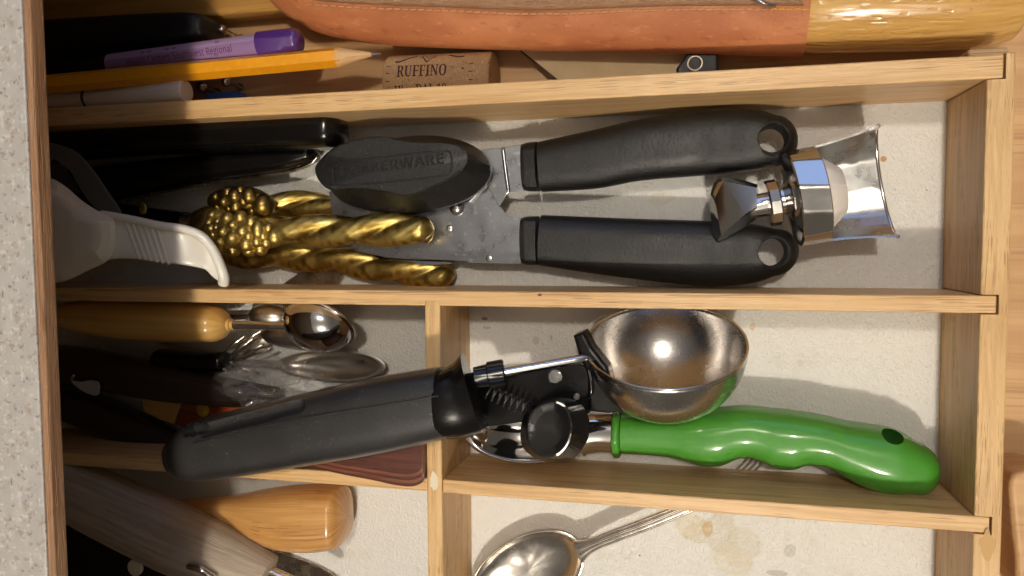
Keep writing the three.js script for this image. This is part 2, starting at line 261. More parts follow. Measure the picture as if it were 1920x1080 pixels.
const hideBump = tex(512, 512, (u, v) => { const q = 128 + 110 * (fbm(u, v, 40, 40, 370, 3) - 0.5) - 60 * ss(0.7, 0.85, vn(u, v, 90, 90, 377)); return [q, q, q]; }, false, [0.05, 0.05]);
M.leather = std({ map: tex(1024, 512, (u, v) => { let c = mixc([190, 120, 74], [170, 100, 58], ss(0.3, 0.72, fbm(u, v, 5, 5, 380, 5))); c = mixc(c, [214, 156, 110], ss(0.64, 0.86, fbm(u, v, 30, 30, 386, 3)) * 0.35); return mixc(c, [128, 70, 40], ss(0.66, 0.86, fbm(u, v, 24, 24, 390, 4)) * 0.4); }, true, [0.12, 0.06]), roughness: 0.62, bumpMap: hideBump, bumpScale: 0.00022 });
M.suede = std({ map: tex(512, 512, (u, v) => mixc([172, 138, 106], [128, 92, 66], fbm(u, v, 20, 60, 400, 4)), true, [0.05, 0.02]), roughness: 0.95, bumpMap: hideBump, bumpScale: 0.0005 });
M.thread = std({ color: lin(0.55, 0.3, 0.14), roughness: 0.85 });
M.threadYellow = std({ color: lin(0.6, 0.32, 0.06), roughness: 0.8 });
M.granite = std({ map: tex(1024, 1024, (u, v) => { let c = mixc([186, 182, 176], [166, 161, 156], fbm(u, v, 18, 18, 410, 4)); c = mixc(c, [210, 206, 199], ss(0.6, 0.8, fbm(u, v, 40, 40, 414, 3)) * 0.6); c = mixc(c, [120, 112, 108], ss(0.66, 0.86, fbm(u, v, 44, 44, 418, 3)) * 0.8); return mixc(c, [150, 128, 112], ss(0.68, 0.84, fbm(u, v, 34, 34, 422, 2)) * 0.5); }, true, [0.058, 0.058]), roughness: 0.4 });
M.ceiling = std({ color: lin(0.75, 0.73, 0.7), roughness: 0.9 });

// ---------------------------------------------------------------- the setting: drawer, counter edge, ceiling with its lamps
const TOP = 41.7 * MM, FL = -4.2 * MM;
structure('drawer_base', bx(-0.46, 0.24, FL - 0.008, FL, -0.2, 0.26, 0.0008, 'x'), M.drawer);
const sideZ = P(470, 23, 10).z;
structure('drawer_ledge', bx(-0.46, 0.235, FL + 0.0002, 0.010, sideZ - 0.06, sideZ, 0.0015), M.drawerSide);
{
  const e0 = P(83, 0, 140), e1 = P(130, 1080, 140), ang = Math.atan2(e1.x - e0.x, e1.z - e0.z), L = 0.7;
  const mk = (x0, x1, y0, y1, r) => { const g = bx(x0, x1, y0, y1, -L / 2, L / 2, r, 'z'); g.rotateY(ang); g.translate((e0.x + e1.x) / 2, 0, (e0.z + e1.z) / 2); return g; };
  const c = thing('kitchen_counter', 'speckled grey stone counter top with a brown wooden edge strip over the drawer', 'counter');
  part('counter_top', mk(-0.5, -0.0028, 0.1401, 0.1456, 0.0006), M.granite, c);
  part('edge_strip', mk(-0.0026, 0, 0.14, 0.1454, 0.0008), M.trim, c);
  settle(c);
}
{ // carcass of the base cabinet the drawer slides out of: closes the space under the counter
  const c = thing('base_cabinet', 'wooden cabinet carcass under the counter that the drawer slides out of', 'cabinet');
  part('back_panel', bx(-0.482, -0.466, -0.06, 0.1395, -0.26, 0.34, 0.001, 'z'), M.drawer, c);
  for (const z of [-0.26, 0.325]) part('side_panel', bx(-0.464, -0.215, -0.06, 0.1395, z, z + 0.015, 0.001), M.drawer, c);
  part('bottom_panel', bx(-0.464, -0.215, -0.06, -0.045, -0.243, 0.323, 0.001), M.drawer, c); settle(c);
}
structure('ceiling', bx(-1.3, 1.7, 1.6, 1.64, -1.4, 1.8, 0.002), M.ceiling);
for (const { p, i, label } of LAMPS) {
  const g = thing('ceiling_lamp', label, 'lamp');
  part('trim_ring', new THREE.TorusGeometry(0.055, 0.006, 10, 40).rotateX(Math.PI / 2).translate(p[0], 1.597, p[2]), M.whitePlastic, g);
  part('bulb', new THREE.SphereGeometry(0.028, 24, 16).translate(...p), std({ color: 0x000000, emissive: LAMPCOL, emissiveIntensity: 30 }), g);
  settle(g);
  const l = new THREE.PointLight(LAMPCOL, i, 0, 2); l.position.set(p[0], p[1] - 0.03, p[2]); l.castShadow = true; l.shadow.radius = 2; l.shadow.mapSize.set(2048, 2048); l.shadow.bias = -0.0005; scene.add(l);
}
{ // evening-blue window on the far wall beyond the sheath: the cool sheen on the black scoop handle
  const g = thing('window', 'pale blue window pane beyond the drawer side with the leather sheath', 'window'), z = -1.35;
  part('pane', new THREE.BoxGeometry(1.5, 1.0, 0.01).translate(-0.1, 0.95, z), std({ color: 0x000000, emissive: lin(0.35, 0.5, 0.9), emissiveIntensity: 0.6 }), g);
  part('frame', mergeGeometries([bx(-0.9, 0.7, 0.4, 0.45, z - 0.02, z + 0.02, 0.003), bx(-0.9, 0.7, 1.45, 1.5, z - 0.02, z + 0.02, 0.003), bx(-0.9, -0.85, 0.45, 1.45, z - 0.02, z + 0.02, 0.003), bx(0.65, 0.7, 0.45, 1.45, z - 0.02, z + 0.02, 0.003)]), M.ceiling, g);
  settle(g);
  const r = new THREE.RectAreaLight(lin(0.35, 0.5, 0.9), 0.6, 1.5, 1.0); r.position.set(-0.1, 0.95, z + 0.012); r.lookAt(-0.1, 0.95, 0); scene.add(r);
}

// ---------------------------------------------------------------- organizer tray
const X0 = -0.4, rL = 0.0959, rR = 0.1046, slotX = P(1870, 560, 42).x;
const Z = { tU: -0.0632, tL: -0.0551, mU: 0.0186, mL: 0.0248, bU: 0.0963, bL: 0.1021 };
{
  const t = thing('drawer_organizer', 'pale wooden drawer organizer with dividers and a white lined floor', 'organizer');
  // liner: white pebbled vinyl; a dried spill, drips and crumbs where the photograph shows them
  const lx0 = X0, lx1 = rL + 0.0005, lz0 = Z.tU, lz1 = 0.25, LW = lx1 - lx0, LH = lz1 - lz0;
  const spots = [[1338, 1000, 11, 9, [190, 180, 156], 0.5], [1395, 1020, 10, 9, [194, 186, 166], 0.5], [1300, 985, 8, 5, [200, 186, 150], 0.45], [1326, 992, 2.6, 4.2, [176, 130, 70], 0.5], [1370, 1050, 9, 7, [206, 192, 160], 0.4], [1482, 1030, 2.6, 2.8, [168, 162, 150], 0.5], [1455, 1074, 4, 1.2, [150, 146, 136], 0.55], [1656, 297, 1.3, 1.2, [176, 112, 48], 0.85], [1737, 356, 0.5, 0.5, [70, 50, 40], 0.8], [1678, 355, 0.4, 0.4, [90, 80, 70], 0.7], [908, 597, 1.2, 0.6, [90, 84, 76], 0.7], [912, 614, 1.6, 0.5, [140, 132, 120], 0.6], [1033, 632, 0.5, 1.0, [120, 112, 100], 0.5], [1004, 638, 1.3, 1.4, [176, 166, 150], 0.5], [1199, 1041, 0.5, 0.5, [70, 62, 56], 0.8], [1410, 612, 1.2, 2, [190, 150, 110], 0.5], [1500, 680, 1.5, 1.2, [196, 182, 160], 0.5], [1240, 370, 5, 3, [204, 194, 176], 0.5], [980, 280, 4, 2, [206, 198, 182], 0.4]]
    .map(([x, y, a, b, c, k]) => { const p = P(x, y, 0); return { u: p.x, v: p.z, a: a * MM, b: b * MM, c, k }; });
  const lm = tex(2048, 1280, (u, v) => {
    const x = lx0 + u * LW, z = lz0 + v * LH; let c = mixc([221, 220, 215], [211, 209, 203], fbm(u, v, 14, 9, 500, 5)); c = mixc(c, [190, 180, 162], ss(0.64, 0.82, fbm(u, v, 40, 25, 507, 4)) * 0.16);
    const wob = (fbm(u, v, 60, 38, 511, 4) - 0.5) * 1.3;
    for (const s of spots) { const dx = (x - s.u) / s.a, dz = (z - s.v) / s.b; if (Math.abs(dx) > 2 || Math.abs(dz) > 2) continue; const d = Math.hypot(dx, dz) + wob; c = mixc(c, s.c, s.k * (1 - ss(0.75, 1.05, d)) * (0.75 + 0.5 * ss(0.5, 0.95, d))); }
    if (vn(u, v, 700, 440, 520) > 0.992) c = mixc(c, [90, 74, 60], 0.5);
    return c;
  });
  lm.wrapS = lm.wrapT = THREE.ClampToEdgeWrapping;
  const peb = tex(512, 512, (u, v) => { const q = 255 * (0.55 * fbm(u, v, 36, 22, 530, 2) + 0.45 * fbm(u, v, 80, 60, 534, 2)); return [q, q, q]; }, false); peb.repeat.set(LW / 0.03, LH / 0.03);
  const lg = new THREE.PlaneGeometry(LW, LH).rotateX(-Math.PI / 2).translate((lx0 + lx1) / 2, 0, (lz0 + lz1) / 2);
  { const p = lg.attributes.position, uv = lg.attributes.uv; for (let i = 0; i < p.count; i++) uv.setXY(i, (p.getX(i) - lx0) / LW, (p.getZ(i) - lz0) / LH); }
  part('base_panel', bx(X0, rR - 0.0004, FL + 0.0001, -0.0006, Z.tU + 0.0004, 0.25, 0.0004), M.tray, t);
  part('liner', lg, phy({ map: lm, roughness: 0.32, bumpMap: peb, bumpScale: 0.0005 }), t, 'white pebbled liner with a dried spill');
  const yb = 0.0002;
  part('side_wall', bx(X0, slotX, FL + 0.0002, TOP, Z.tU, Z.tL, 0.0007), M.tray, t);
  part('divider', bx(X0, slotX, yb, TOP, Z.mU, Z.mL, 0.0006), M.tray, t);
  const cL = -0.1069, cR = -0.1003;
  part('divider', bx(X0, cL - 0.0001, yb, TOP - 0.0008, Z.bU, Z.bL, 0.0006), M.tray, t);
  part('divider', bx(cR + 0.0001, slotX, yb, TOP - 0.0002, Z.bU, Z.bL, 0.0006), M.tray, t);
  part('cross_divider', bx(cL, cR, yb, TOP + 0.0003, Z.mL - 0.0021, 0.25, 0.0006, 'z'), M.trayEnd, t);
  const slot = (a, b) => new THREE.BoxGeometry(slotX + 0.0005 - 0.08, 0.2, b - a + 0.0007).translate((slotX + 0.0005 + 0.08) / 2, 0.02, (a + b) / 2);
  part('end_rail', boxUV(cut(bx(rL, rR, FL + 0.0002, TOP + 0.0004, Z.tU - 0.0004, 0.25, 0.0007, 'z'), slot(Z.tU - 0.004, Z.tL), slot(Z.mU, Z.mL), slot(Z.bU, Z.bL)), 'z'), M.trayEnd, t);
  const stainOut = (x, y, rx, ry, s) => { const o = []; for (let i = 0; i < 22; i++) { const a = i / 22 * Math.PI * 2, r = 0.8 + 0.4 * tabs[(s + i * 7) % NT]; o.push([x + Math.cos(a) * rx * r, y + Math.sin(a) * ry * r]); } return smooth(o, 2); };
  part('glue_stain', plate(stainOut(1852, 1022, 15, 26, 11), 42.12, 0.06, 0), std({ color: lin(0.52, 0.3, 0.1), roughness: 0.4 }), t, 'amber stain on the end rail');
  part('glue_mark', plate(stainOut(814, 902, 8, 17, 50), 42.02, 0.06, 0), std({ color: lin(0.78, 0.68, 0.52), roughness: 0.5 }), t, 'pale glue mark on the cross divider');
  part('knot', plate(stainOut(1012, 553, 4, 2.2, 90), 41.72, 0.06, 0), std({ color: lin(0.14, 0.05, 0.035), roughness: 0.5 }), t, 'dark fleck on the middle divider');
  t.position.set(0, FL, 0); for (const k of t.children) k.position.y -= FL;
}
{ // small block glued behind the corner
  const a = P(1815, 92, 34), g = thing('corner_block', 'small wooden block beside the organizer corner under the varnished handle', 'block');
  part('block', bx(a.x, a.x + 0.013, FL, 0.034, a.z, Z.tU - 0.0008, 0.001), M.tray, g); settle(g);
}

// ---------------------------------------------------------------- can opener
const font = await new FontLoader().loadAsync('fonts/droid/droid_sans_bold.typeface.json');
function letters(str, from, to, size, depth, h) {                           // raised lettering lying flat, from -> to
  const g = new TextGeometry(str, { font, size: 1, depth: depth * MM, curveSegments: 3, bevelEnabled: false }); g.computeBoundingBox();
  const w = g.boundingBox.max.x - g.boundingBox.min.x, L = from.distanceTo(to); g.translate(-g.boundingBox.min.x, 0, 0);
  g.scale(L / w, size * MM, 1); g.rotateX(-Math.PI / 2); g.rotateY(-Math.atan2(to.z - from.z, to.x - from.x)); g.translate(from.x, h * MM, from.z); return g;
}
{
  const o = thing('can_opener', 'black handled can opener with grey metal plates and an oval turning knob', 'can opener'), h = 15;
  const upper = pairs([[1012, 266, 1016, 360, h, 7.4], [1114, 244, 1116, 354, h, 8], [1191, 226, 1193, 340, h, 8.4], [1268, 213, 1270, 333, h, 8.6], [1345, 205, 1346, 327, h, 8.6], [1415, 206, 1415, 320, h, 8.4], [1452, 216, 1450, 312, h, 8]], { cap1: 9, e: 2.5, n: 40 });
  const lower = pairs([[1016, 403, 1014, 498, h, 7.4], [1114, 407, 1112, 513, h, 8], [1191, 410, 1190, 523, h, 8.4], [1268, 412, 1266, 532, h, 8.6], [1345, 415, 1342, 537, h, 8.6], [1415, 420, 1410, 531, h, 8.4], [1456, 429, 1450, 518, h, 8]], { cap1: 9, e: 2.5, n: 40 });
  const hole = (x, y) => { const c = P(x, y, 23); return cylinder(up(c, -2), up(c, 40), 5.6); };
  const a = part('handle', cut(upper, hole(1449, 259)), M.black, o), b = part('handle', cut(lower, hole(1449, 473)), M.black, o);
  for (const [x, y, m] of [[1449, 259, a], [1449, 473, b]]) { const c = P(x, y, 22.4); part('hole_rim', new THREE.TorusGeometry(6.1 * MM, 0.7 * MM, 8, 40).rotateX(Math.PI / 2).translate(c.x, 22.3 * MM, c.z), M.black, m); }
  part('collar', pairs([[980, 271, 984, 357, h, 6.6], [990, 268, 993, 359, h, 7], [1007, 266, 1011, 359, h, 7.2]], { e: 2.8, n: 36, crease: 0.8 }), M.black, o);
  part('collar', pairs([[980, 409, 980, 495, h, 6.6], [990, 406, 990, 497, h, 7], [1010, 405, 1009, 497, h, 7.2]], { e: 2.8, n: 36, crease: 0.8 }), M.black, o);
  part('lower_plate', plate([[617, 360], [622, 408], [645, 455], [668, 471], [727, 484], [800, 487], [872, 490], [882, 494], [972, 496], [985, 492], [985, 410], [972, 407], [950, 405], [936, 384], [920, 330], [880, 290], [760, 290]], 13.2, 1.5, 0.3), M.zinc, o);
  part('upper_plate', plate([[905, 280], [941, 277], [972, 271], [985, 272], [985, 357], [955, 360], [950, 364], [936, 388], [912, 345], [880, 380], [850, 330], [860, 285]], 14.9, 1.5, 0.3), M.zinc, o);
  part('fold', rod([P(943, 276, 16.6), P(948, 318, 16.6), P(954, 360, 16.6)], 0.9), M.zinc, o);
  part('fold', plate([[728, 486], [845, 491], [852, 494], [740, 503], [729, 501]], 10.5, 1.2, 0.2), M.zinc, o);
  for (const [x, y, r, hh] of [[857, 390, 3.4, 14.6], [917, 485, 1.6, 14.6], [843, 428, 1.5, 14.6]]) { const c = P(x, y, hh), g = new THREE.SphereGeometry(r * MM, 24, 12, 0, Math.PI * 2, 0, Math.PI / 2); g.scale(1, r > 3 ? 0.8 : 0.3, 1); part('rivet', g.translate(c.x, c.y, c.z), M.chromeWorn, o); }
  // gear housing on which it rests
  const gc = P(800, 350, 8); part('drive_gear', rev(up(gc, 0.3), up(gc, 20), [[0, 0], [0, 9], [5, 9.5], [5.5, 6], [15, 6], [15, 0]], { mod: (t) => 1 + 0.04 * Math.cos(t * 22), n: 88 }), M.zinc, o);
  const base = [[618, 352], [632, 370], [652, 383], [696, 395], [767, 400], [820, 393], [873, 377], [912, 348], [924, 318], [912, 292], [882, 270], [838, 257], [785, 254], [742, 259], [690, 268], [640, 285], [616, 305], [608, 328]];
  const top = [[590, 314], [601, 298], [625, 277], [661, 263], [696, 256], [721, 256], [749, 262], [785, 266], [829, 267], [856, 270], [873, 281], [879, 297], [870, 316], [847, 334], [811, 351], [776, 366], [755, 367], [732, 362], [696, 356], [652, 354], [618, 356], [601, 344], [592, 328]];
  const sb = smooth(base), st = smooth(top);
  const knob = part('knob', skin([[sb, 17.2, 0.94], [sb, 18, 1.0], [sb, 20, 1.0], [sb.map(([x, y]) => [x * 0.7 + (735 + (x - 735) * 0.98) * 0.3, y * 0.7 + 0.3 * (312 + (y - 312) * 0.96)]), 24, 0.985], [st, 37, 0.985], [st, 38.6, 0.995], [st, 39.4, 0.985], [st, 39.8, 0.955]], 120), M.blackKnob, o);
  // raised lettering in a shallow frame
  const K = (x, y) => P(x, y, 40);
  part('lettering', letters('FARBERWARE', K(640, 330), K(832, 306), 4.2, 0.45, 39.75), M.blackKnob, knob);
  const fr = [[624, 312], [640, 306], [820, 284], [843, 285], [847, 304], [842, 324], [822, 330], [640, 346], [626, 342]];
  part('frame', rod([...fr, fr[0]].map(([x, y]) => P(x, y, 39.8)), 0.35, 6), M.blackKnob, knob);
  settle(o);
}

// ---------------------------------------------------------------- chrome bottle stopper lying across the opener handles
{
  const o = thing('bottle_stopper', 'chrome bottle stopper with wedge knob and open hood lying across the opener handles', 'bottle stopper');
  const A = P(1420, 386, 31), B = P(1600, 352, 29.5), ks = [];
  for (const [x, y, h] of [[1331, 372, 28], [1334, 356, 28], [1339, 343, 28], [1349, 333, 28], [1368, 333, 28], [1384, 336, 28], [1401, 340, 28], [1421, 346, 28], [1423, 386, 28], [1416, 412, 26], [1400, 424, 26], [1383, 432, 26], [1355, 450, 26], [1346, 453, 26], [1338, 441, 26], [1333, 410, 27], [1352, 440, 34], [1376, 420, 36], [1398, 401, 37.5], [1419, 387, 37], [1419, 352, 35.5], [1340, 372, 31], [1356, 340, 31.5]]) ks.push(P(x, y, h));
  part('wedge_knob', toCreasedNormals(new ConvexGeometry(ks), 0.5), M.chromeSoft, o);
  part('neck', rev(A, B, [[-3, 0], [-3, 4.4], [5, 4.4], [5, 0]]), M.chromeSoft, o);
  part('nut', rev(A, B, [[3.6, 0], [3.6, 8.2], [4.2, 8.7], [7.4, 8.7], [8, 8.2], [8, 0]], { n: 12, crease: 0.3 }), M.chromeSoft, o);
  part('shoulder', rev(A, B, [[8, 5], [9.5, 5], [10.5, 7], [12, 15], [13, 17.2], [13, 5]]), M.chromeSoft, o);
  const d = B.clone().sub(A).normalize(), s = new V3().crossVectors(d, new V3(0, 1, 0)).normalize(), u = new V3().crossVectors(s, d);
  part('collar', rev(A, B, [[12.6, 15], [12.6, 17.4], [13, 17.9], [22.6, 17.9], [23, 17.4], [23, 15]], { n: 48, crease: 0.5 }), M.chromeSoft, o);
  part('plug', rev(A, B, [[22, 0], [22, 14.4], [24.6, 13.6], [30.5, 8.6], [30.5, 0]]), M.milky, o);
  // hood: trough open to the top
  const pos = [], uv = [], idx = [], n = 28, m = 8;
  for (let side = 0; side < 2; side++) for (let i = 0; i <= m; i++) for (let j = 0; j <= n; j++) {
    const t = -Math.PI * j / n, q = 22.8 + 24 * i / m, r = (18 + 2.9 * (i / m) ** 1.5 - side * 0.8) * MM, c = A.clone().addScaledVector(d, q * MM);
    const y = Math.sin(t) * (0.66 - 0.18 * i / m); c.addScaledVector(s, Math.cos(t) * r).addScaledVector(u, y * r - 0.5 * MM); pos.push(c.x, c.y, c.z); uv.push(i / m * 0.025, j / n * 0.06);
  }
  const S = (m + 1) * (n + 1); for (let side = 0; side < 2; side++) for (let i = 0; i < m; i++) for (let j = 0; j < n; j++) { const a = side * S + i * (n + 1) + j, b = a + n + 1; side ? idx.push(a, a + 1, b, b, a + 1, b + 1) : idx.push(a, b, a + 1, b, b + 1, a + 1); }
  for (let j = 0; j < n; j++) { const a = m * (n + 1) + j; idx.push(a, a + S, a + 1, a + S, a + S + 1, a + 1); }
  for (let i = 0; i < m; i++) for (const j of [0, n]) { const a = i * (n + 1) + j, b = a + n + 1; idx.push(a, a + S, b, b, a + S, b + S); }
  const hood = part('hood', toCreasedNormals(build(pos, idx, uv), 0.7), M.hood, o);
  const lip = []; for (let j = 0; j <= 20; j++) { const t = -Math.PI * j / 20, r = 20.7 * MM; lip.push(A.clone().addScaledVector(d, 46.8 * MM).addScaledVector(s, Math.cos(t) * r).addScaledVector(u, Math.sin(t) * 0.48 * r - 0.5 * MM)); }
  part('lip', rod(lip, 0.75, 8), M.chromeSoft, hood);
  settle(o);
}

// ---------------------------------------------------------------- trigger ice-cream scoop
{
  const o = thing('trigger_scoop', 'ice cream scoop with black grip, thumb trigger and round steel bowl', 'ice cream scoop'), h = 58;
  const grip = pairs([[330, 822, 344, 888, 55, 8.5], [352, 798, 372, 898, 56, 10.5], [392, 780, 427, 895, 56, 11], [567, 738, 587, 870, 57, 11.2], [700, 708, 716, 848, 58, 11.2], [827, 688, 840, 821, 58, 11.2]], { cap0: 4.5, e: 2.6, n: 44, tilt: 0 });
  const cap = (x0, y0, x1, y1, r, h0) => { const A = P(x0, y0, h0), B = P(x1, y1, h0), d = B.clone().sub(A), L = d.length(), g = new THREE.CapsuleGeometry(r * MM, L, 8, 24); g.applyQuaternion(new THREE.Quaternion().setFromUnitVectors(new V3(0, 1, 0), d.normalize())); g.translate((A.x + B.x) / 2, (A.y + B.y) / 2, (A.z + B.z) / 2); return g; };
  const eye = cylinder(up(P(358, 806, 62), 57), up(P(358, 806, 62), 80), 2.3), eye2 = cylinder(up(P(371, 804, 62), 57), up(P(371, 804, 62), 80), 2.6), eye3 = cylinder(up(P(386, 800, 62), 57), up(P(386, 800, 62), 80), 2.6);
  const gm = part('grip', cut(grip, cap(376, 803, 552, 757, 4.4, 67.6), eye, eye2, eye3), M.blackSatin, o);
  part('lettering', letters('STAINLESS STEEL', P(432, 792, 63), P(548, 763, 63), 1.9, 0.5, 63.1), M.blackSatin, gm);
  part('seam', rod([[330, 838], [372, 828], [450, 808], [560, 786], [700, 762], [822, 742]].map(([x, y], i) => P(x, y, [61, 67.2, 68.2, 68.8, 69.4, 69.5][i])), 0.3, 6), M.blackSatin, gm);
  part('collar', pairs([[828, 694, 834, 820, h, 11.6], [838, 689, 848, 822, h, 11.9], [855, 678, 876, 820, h - 1, 12.5], [872, 658, 903, 816, h - 2, 14]], { e: 2.3, n: 44 }), M.blackGloss, o);
  part('body_plate', plate([[882, 700], [905, 690], [950, 704], [1080, 680], [1100, 690], [1112, 720], [1110, 770], [1085, 790], [1000, 790], [915, 800], [890, 760]], 40, 3, 0.6), M.blackGloss, o);
  const r0 = P(900, 706, 54), r1 = P(1102, 671, 45);
  part('rod', rod([r0, r1], 1.75, 20), M.chrome, o);
  const rl = dist(r0, r1);
  part('pinion', rev(r0, r1, [[-2, 0], [-2, 4], [3, 4], [3.4, 4.8], [9.2, 4.8], [9.8, 4.1], [9.8, 0]], { n: 80, crease: 0.4, mod: (t, s) => 1 + (s > 0.0045 ? 0.09 : 0.0) * Math.sign(Math.cos(t * 7)) * 0.8 }), M.blackGloss, o);
  for (const [x, y, r, m] of [[1040, 707, 2.9, M.chromeWorn], [1081, 744, 1.3, M.oldSteel]]) { const c = P(x, y, 43.4); part('rivet', rev(up(c, 42.8), up(c, 50), [[0, 0], [0, r], [0.5, r], [0.8, r * 0.8], [0.75, r * 0.5], [0.9, r * 0.3], [0.95, 0]], { crease: 0.4 }), m, o); }
  const s0 = P(915, 734, 50), s1 = P(992, 768, 50), sp = [], N = 7 * 14, sd = s1.clone().sub(s0), q1 = new V3(-sd.z, 0, sd.x).normalize(), q2 = new V3(0, 1, 0);
  for (let i = 0; i <= N; i++) { const t = i / N * 7 * Math.PI * 2; sp.push(s0.clone().addScaledVector(sd, i / N).addScaledVector(q1, Math.cos(t) * 2.7 * MM).addScaledVector(q2, Math.sin(t) * 2.7 * MM)); }
  part('spring', tube(sp, 0.42, 8, N * 2), std({ color: lin(0.08, 0.08, 0.085), metalness: 0.8, roughness: 0.3 }), o);
  const pad = smooth([[976, 803], [990, 767], [1014, 753], [1050, 745], [1083, 753], [1100, 773], [1106, 797], [1100, 827], [1079, 855], [1050, 866], [1008, 861], [980, 838]]);
  const face = smooth([[985, 806], [994, 775], [1012, 757], [1034, 750], [1056, 756], [1070, 776], [1074, 805], [1066, 835], [1046, 856], [1014, 858], [992, 840]]);
  part('thumb_pad', skin([[pad, 45, 0.95], [pad, 48, 1], [pad, 52, 1], [face, 58, 1.0], [face, 59.2, 0.97], [face, 59.4, 0.9], [face, 58.6, 0.6], [face, 58.2, 0.2]], 72), M.blackGloss, o);
  // bowl: hemisphere leaning with its mouth towards the middle divider
  const C = P(1247, 634, 33.5), R = 31.2, al = 1.13; C.z = 0.0388; const n = new V3(0, Math.cos(al), -Math.sin(al)), V = new V3(0, Math.sin(al), Math.cos(al));
  const bowl = part('bowl', dish(C, new V3(R * MM, 0, 0), V.clone().multiplyScalar(R * MM), n.clone().multiplyScalar(-R * MM), 0.9, { n: 96, m: 32 }), M.satin, o);
  const rim = []; for (let i = 0; i <= 64; i++) { const t = i / 64 * Math.PI * 2; rim.push(C.clone().addScaledVector(new V3(1, 0, 0), Math.cos(t) * (R - 0.4) * MM).addScaledVector(V, Math.sin(t) * (R - 0.4) * MM)); }
  part('rim', new THREE.TubeGeometry(new THREE.CatmullRomCurve3(rim.slice(0, -1), true), 128, 0.6 * MM, 8, true), M.chrome, bowl);
  // black yoke between plate and bowl
  part('yoke', plate([[1074, 630], [1094, 622], [1110, 652], [1140, 690], [1152, 735], [1172, 772], [1140, 776], [1102, 772], [1100, 700], [1086, 672]], 30, 14, 1.6, [], 3), M.blackGloss, o);
  part('yoke_strap', rod([P(1103, 692, 47), P(1108, 720, 46.5), P(1108, 738, 46), P(1100, 748, 45)], 0.8), M.blackGloss, o);
  settle(o);
}

// ---------------------------------------------------------------- green handled scoop
{
  const o = thing('green_scoop', 'ice cream scoop with glossy green finger-grip handle and chrome spade under the black scoop', 'ice cream scoop'), h = 14;
  const st = [[1166, 776, 1166, 848, 9], [1250, 776, 1250, 854, 10], [1290, 773, 1290, 864, 11], [1320, 767, 1320, 872, 11.6], [1350, 763, 1350, 871, 11.6], [1376, 761, 1376, 860, 11.2], [1402, 761, 1402, 856, 11], [1432, 763, 1432, 865, 11.2], [1455, 766, 1455, 876, 11.6], [1485, 769, 1485, 878, 11.8], [1511, 773, 1510, 870, 11.6], [1549, 780, 1546, 873, 11.6], [1586, 788, 1581, 891, 12], [1635, 796, 1626, 914, 12.6], [1680, 806, 1668, 924, 12.8], [1718, 828, 1705, 923, 11.6]].map(([a, b, c, d, t], i) => [a, b, c, d, h + Math.min(2, i * 0.13), t]);
  const c = P(1677, 814, 24), hd = new V3(0.06, 0.85, -0.5).normalize();
  part('handle', cut(pairs(st, { cap1: 9.5, e: 2.25, n: 44, sub: 6 }), cylinder(c.clone().addScaledVector(hd, -0.02), c.clone().addScaledVector(hd, 0.02), 4.0)), M.green, o);
  part('flange', pairs([[1150, 774, 1150, 852, h, 10], [1153, 769, 1153, 857, h, 11], [1161, 769, 1161, 857, h, 11], [1165, 774, 1165, 852, h, 10]], { n: 40, sub: 3 }), M.green, o);
  part('ferrule', pairs([[1092, 774, 1092, 858, h, 9.4], [1104, 769, 1104, 849, h, 9], [1130, 769, 1130, 846, h, 8.8], [1149, 770, 1149, 848, h, 8.8]], { n: 40, e: 2.3 }), M.chrome, o);
  const C = P(984, 812, 24), U = P(1104, 815, 24).sub(C), V = P(984, 870, 24).sub(C);
  part('spade', dish(C, U, V, new V3(0, -20 * MM, 0), 1.4, { n: 72, m: 20, pw: 2.2 }), M.chrome, o);
  settle(o);
}
{ // fork tines showing under the green handle
  const o = thing('small_fork', 'small steel fork lying under the green handle with only its tines showing', 'fork');
  for (let k = 0; k < 4; k++) part('tine', rod([P(1374 + k * 12, 887, 1.6), P(1400 + k * 12, 862, 2.4), P(1414 + k * 9, 846, 3)], [0.35, 0.6], 8), M.silver, o);
  part('neck', plate([[1400, 850], [1450, 846], [1450, 832], [1420, 828], [1500, 800], [1496, 794], [1410, 822]], 1.6, 1.2, 0.3), M.silver, o);
  settle(o);
}

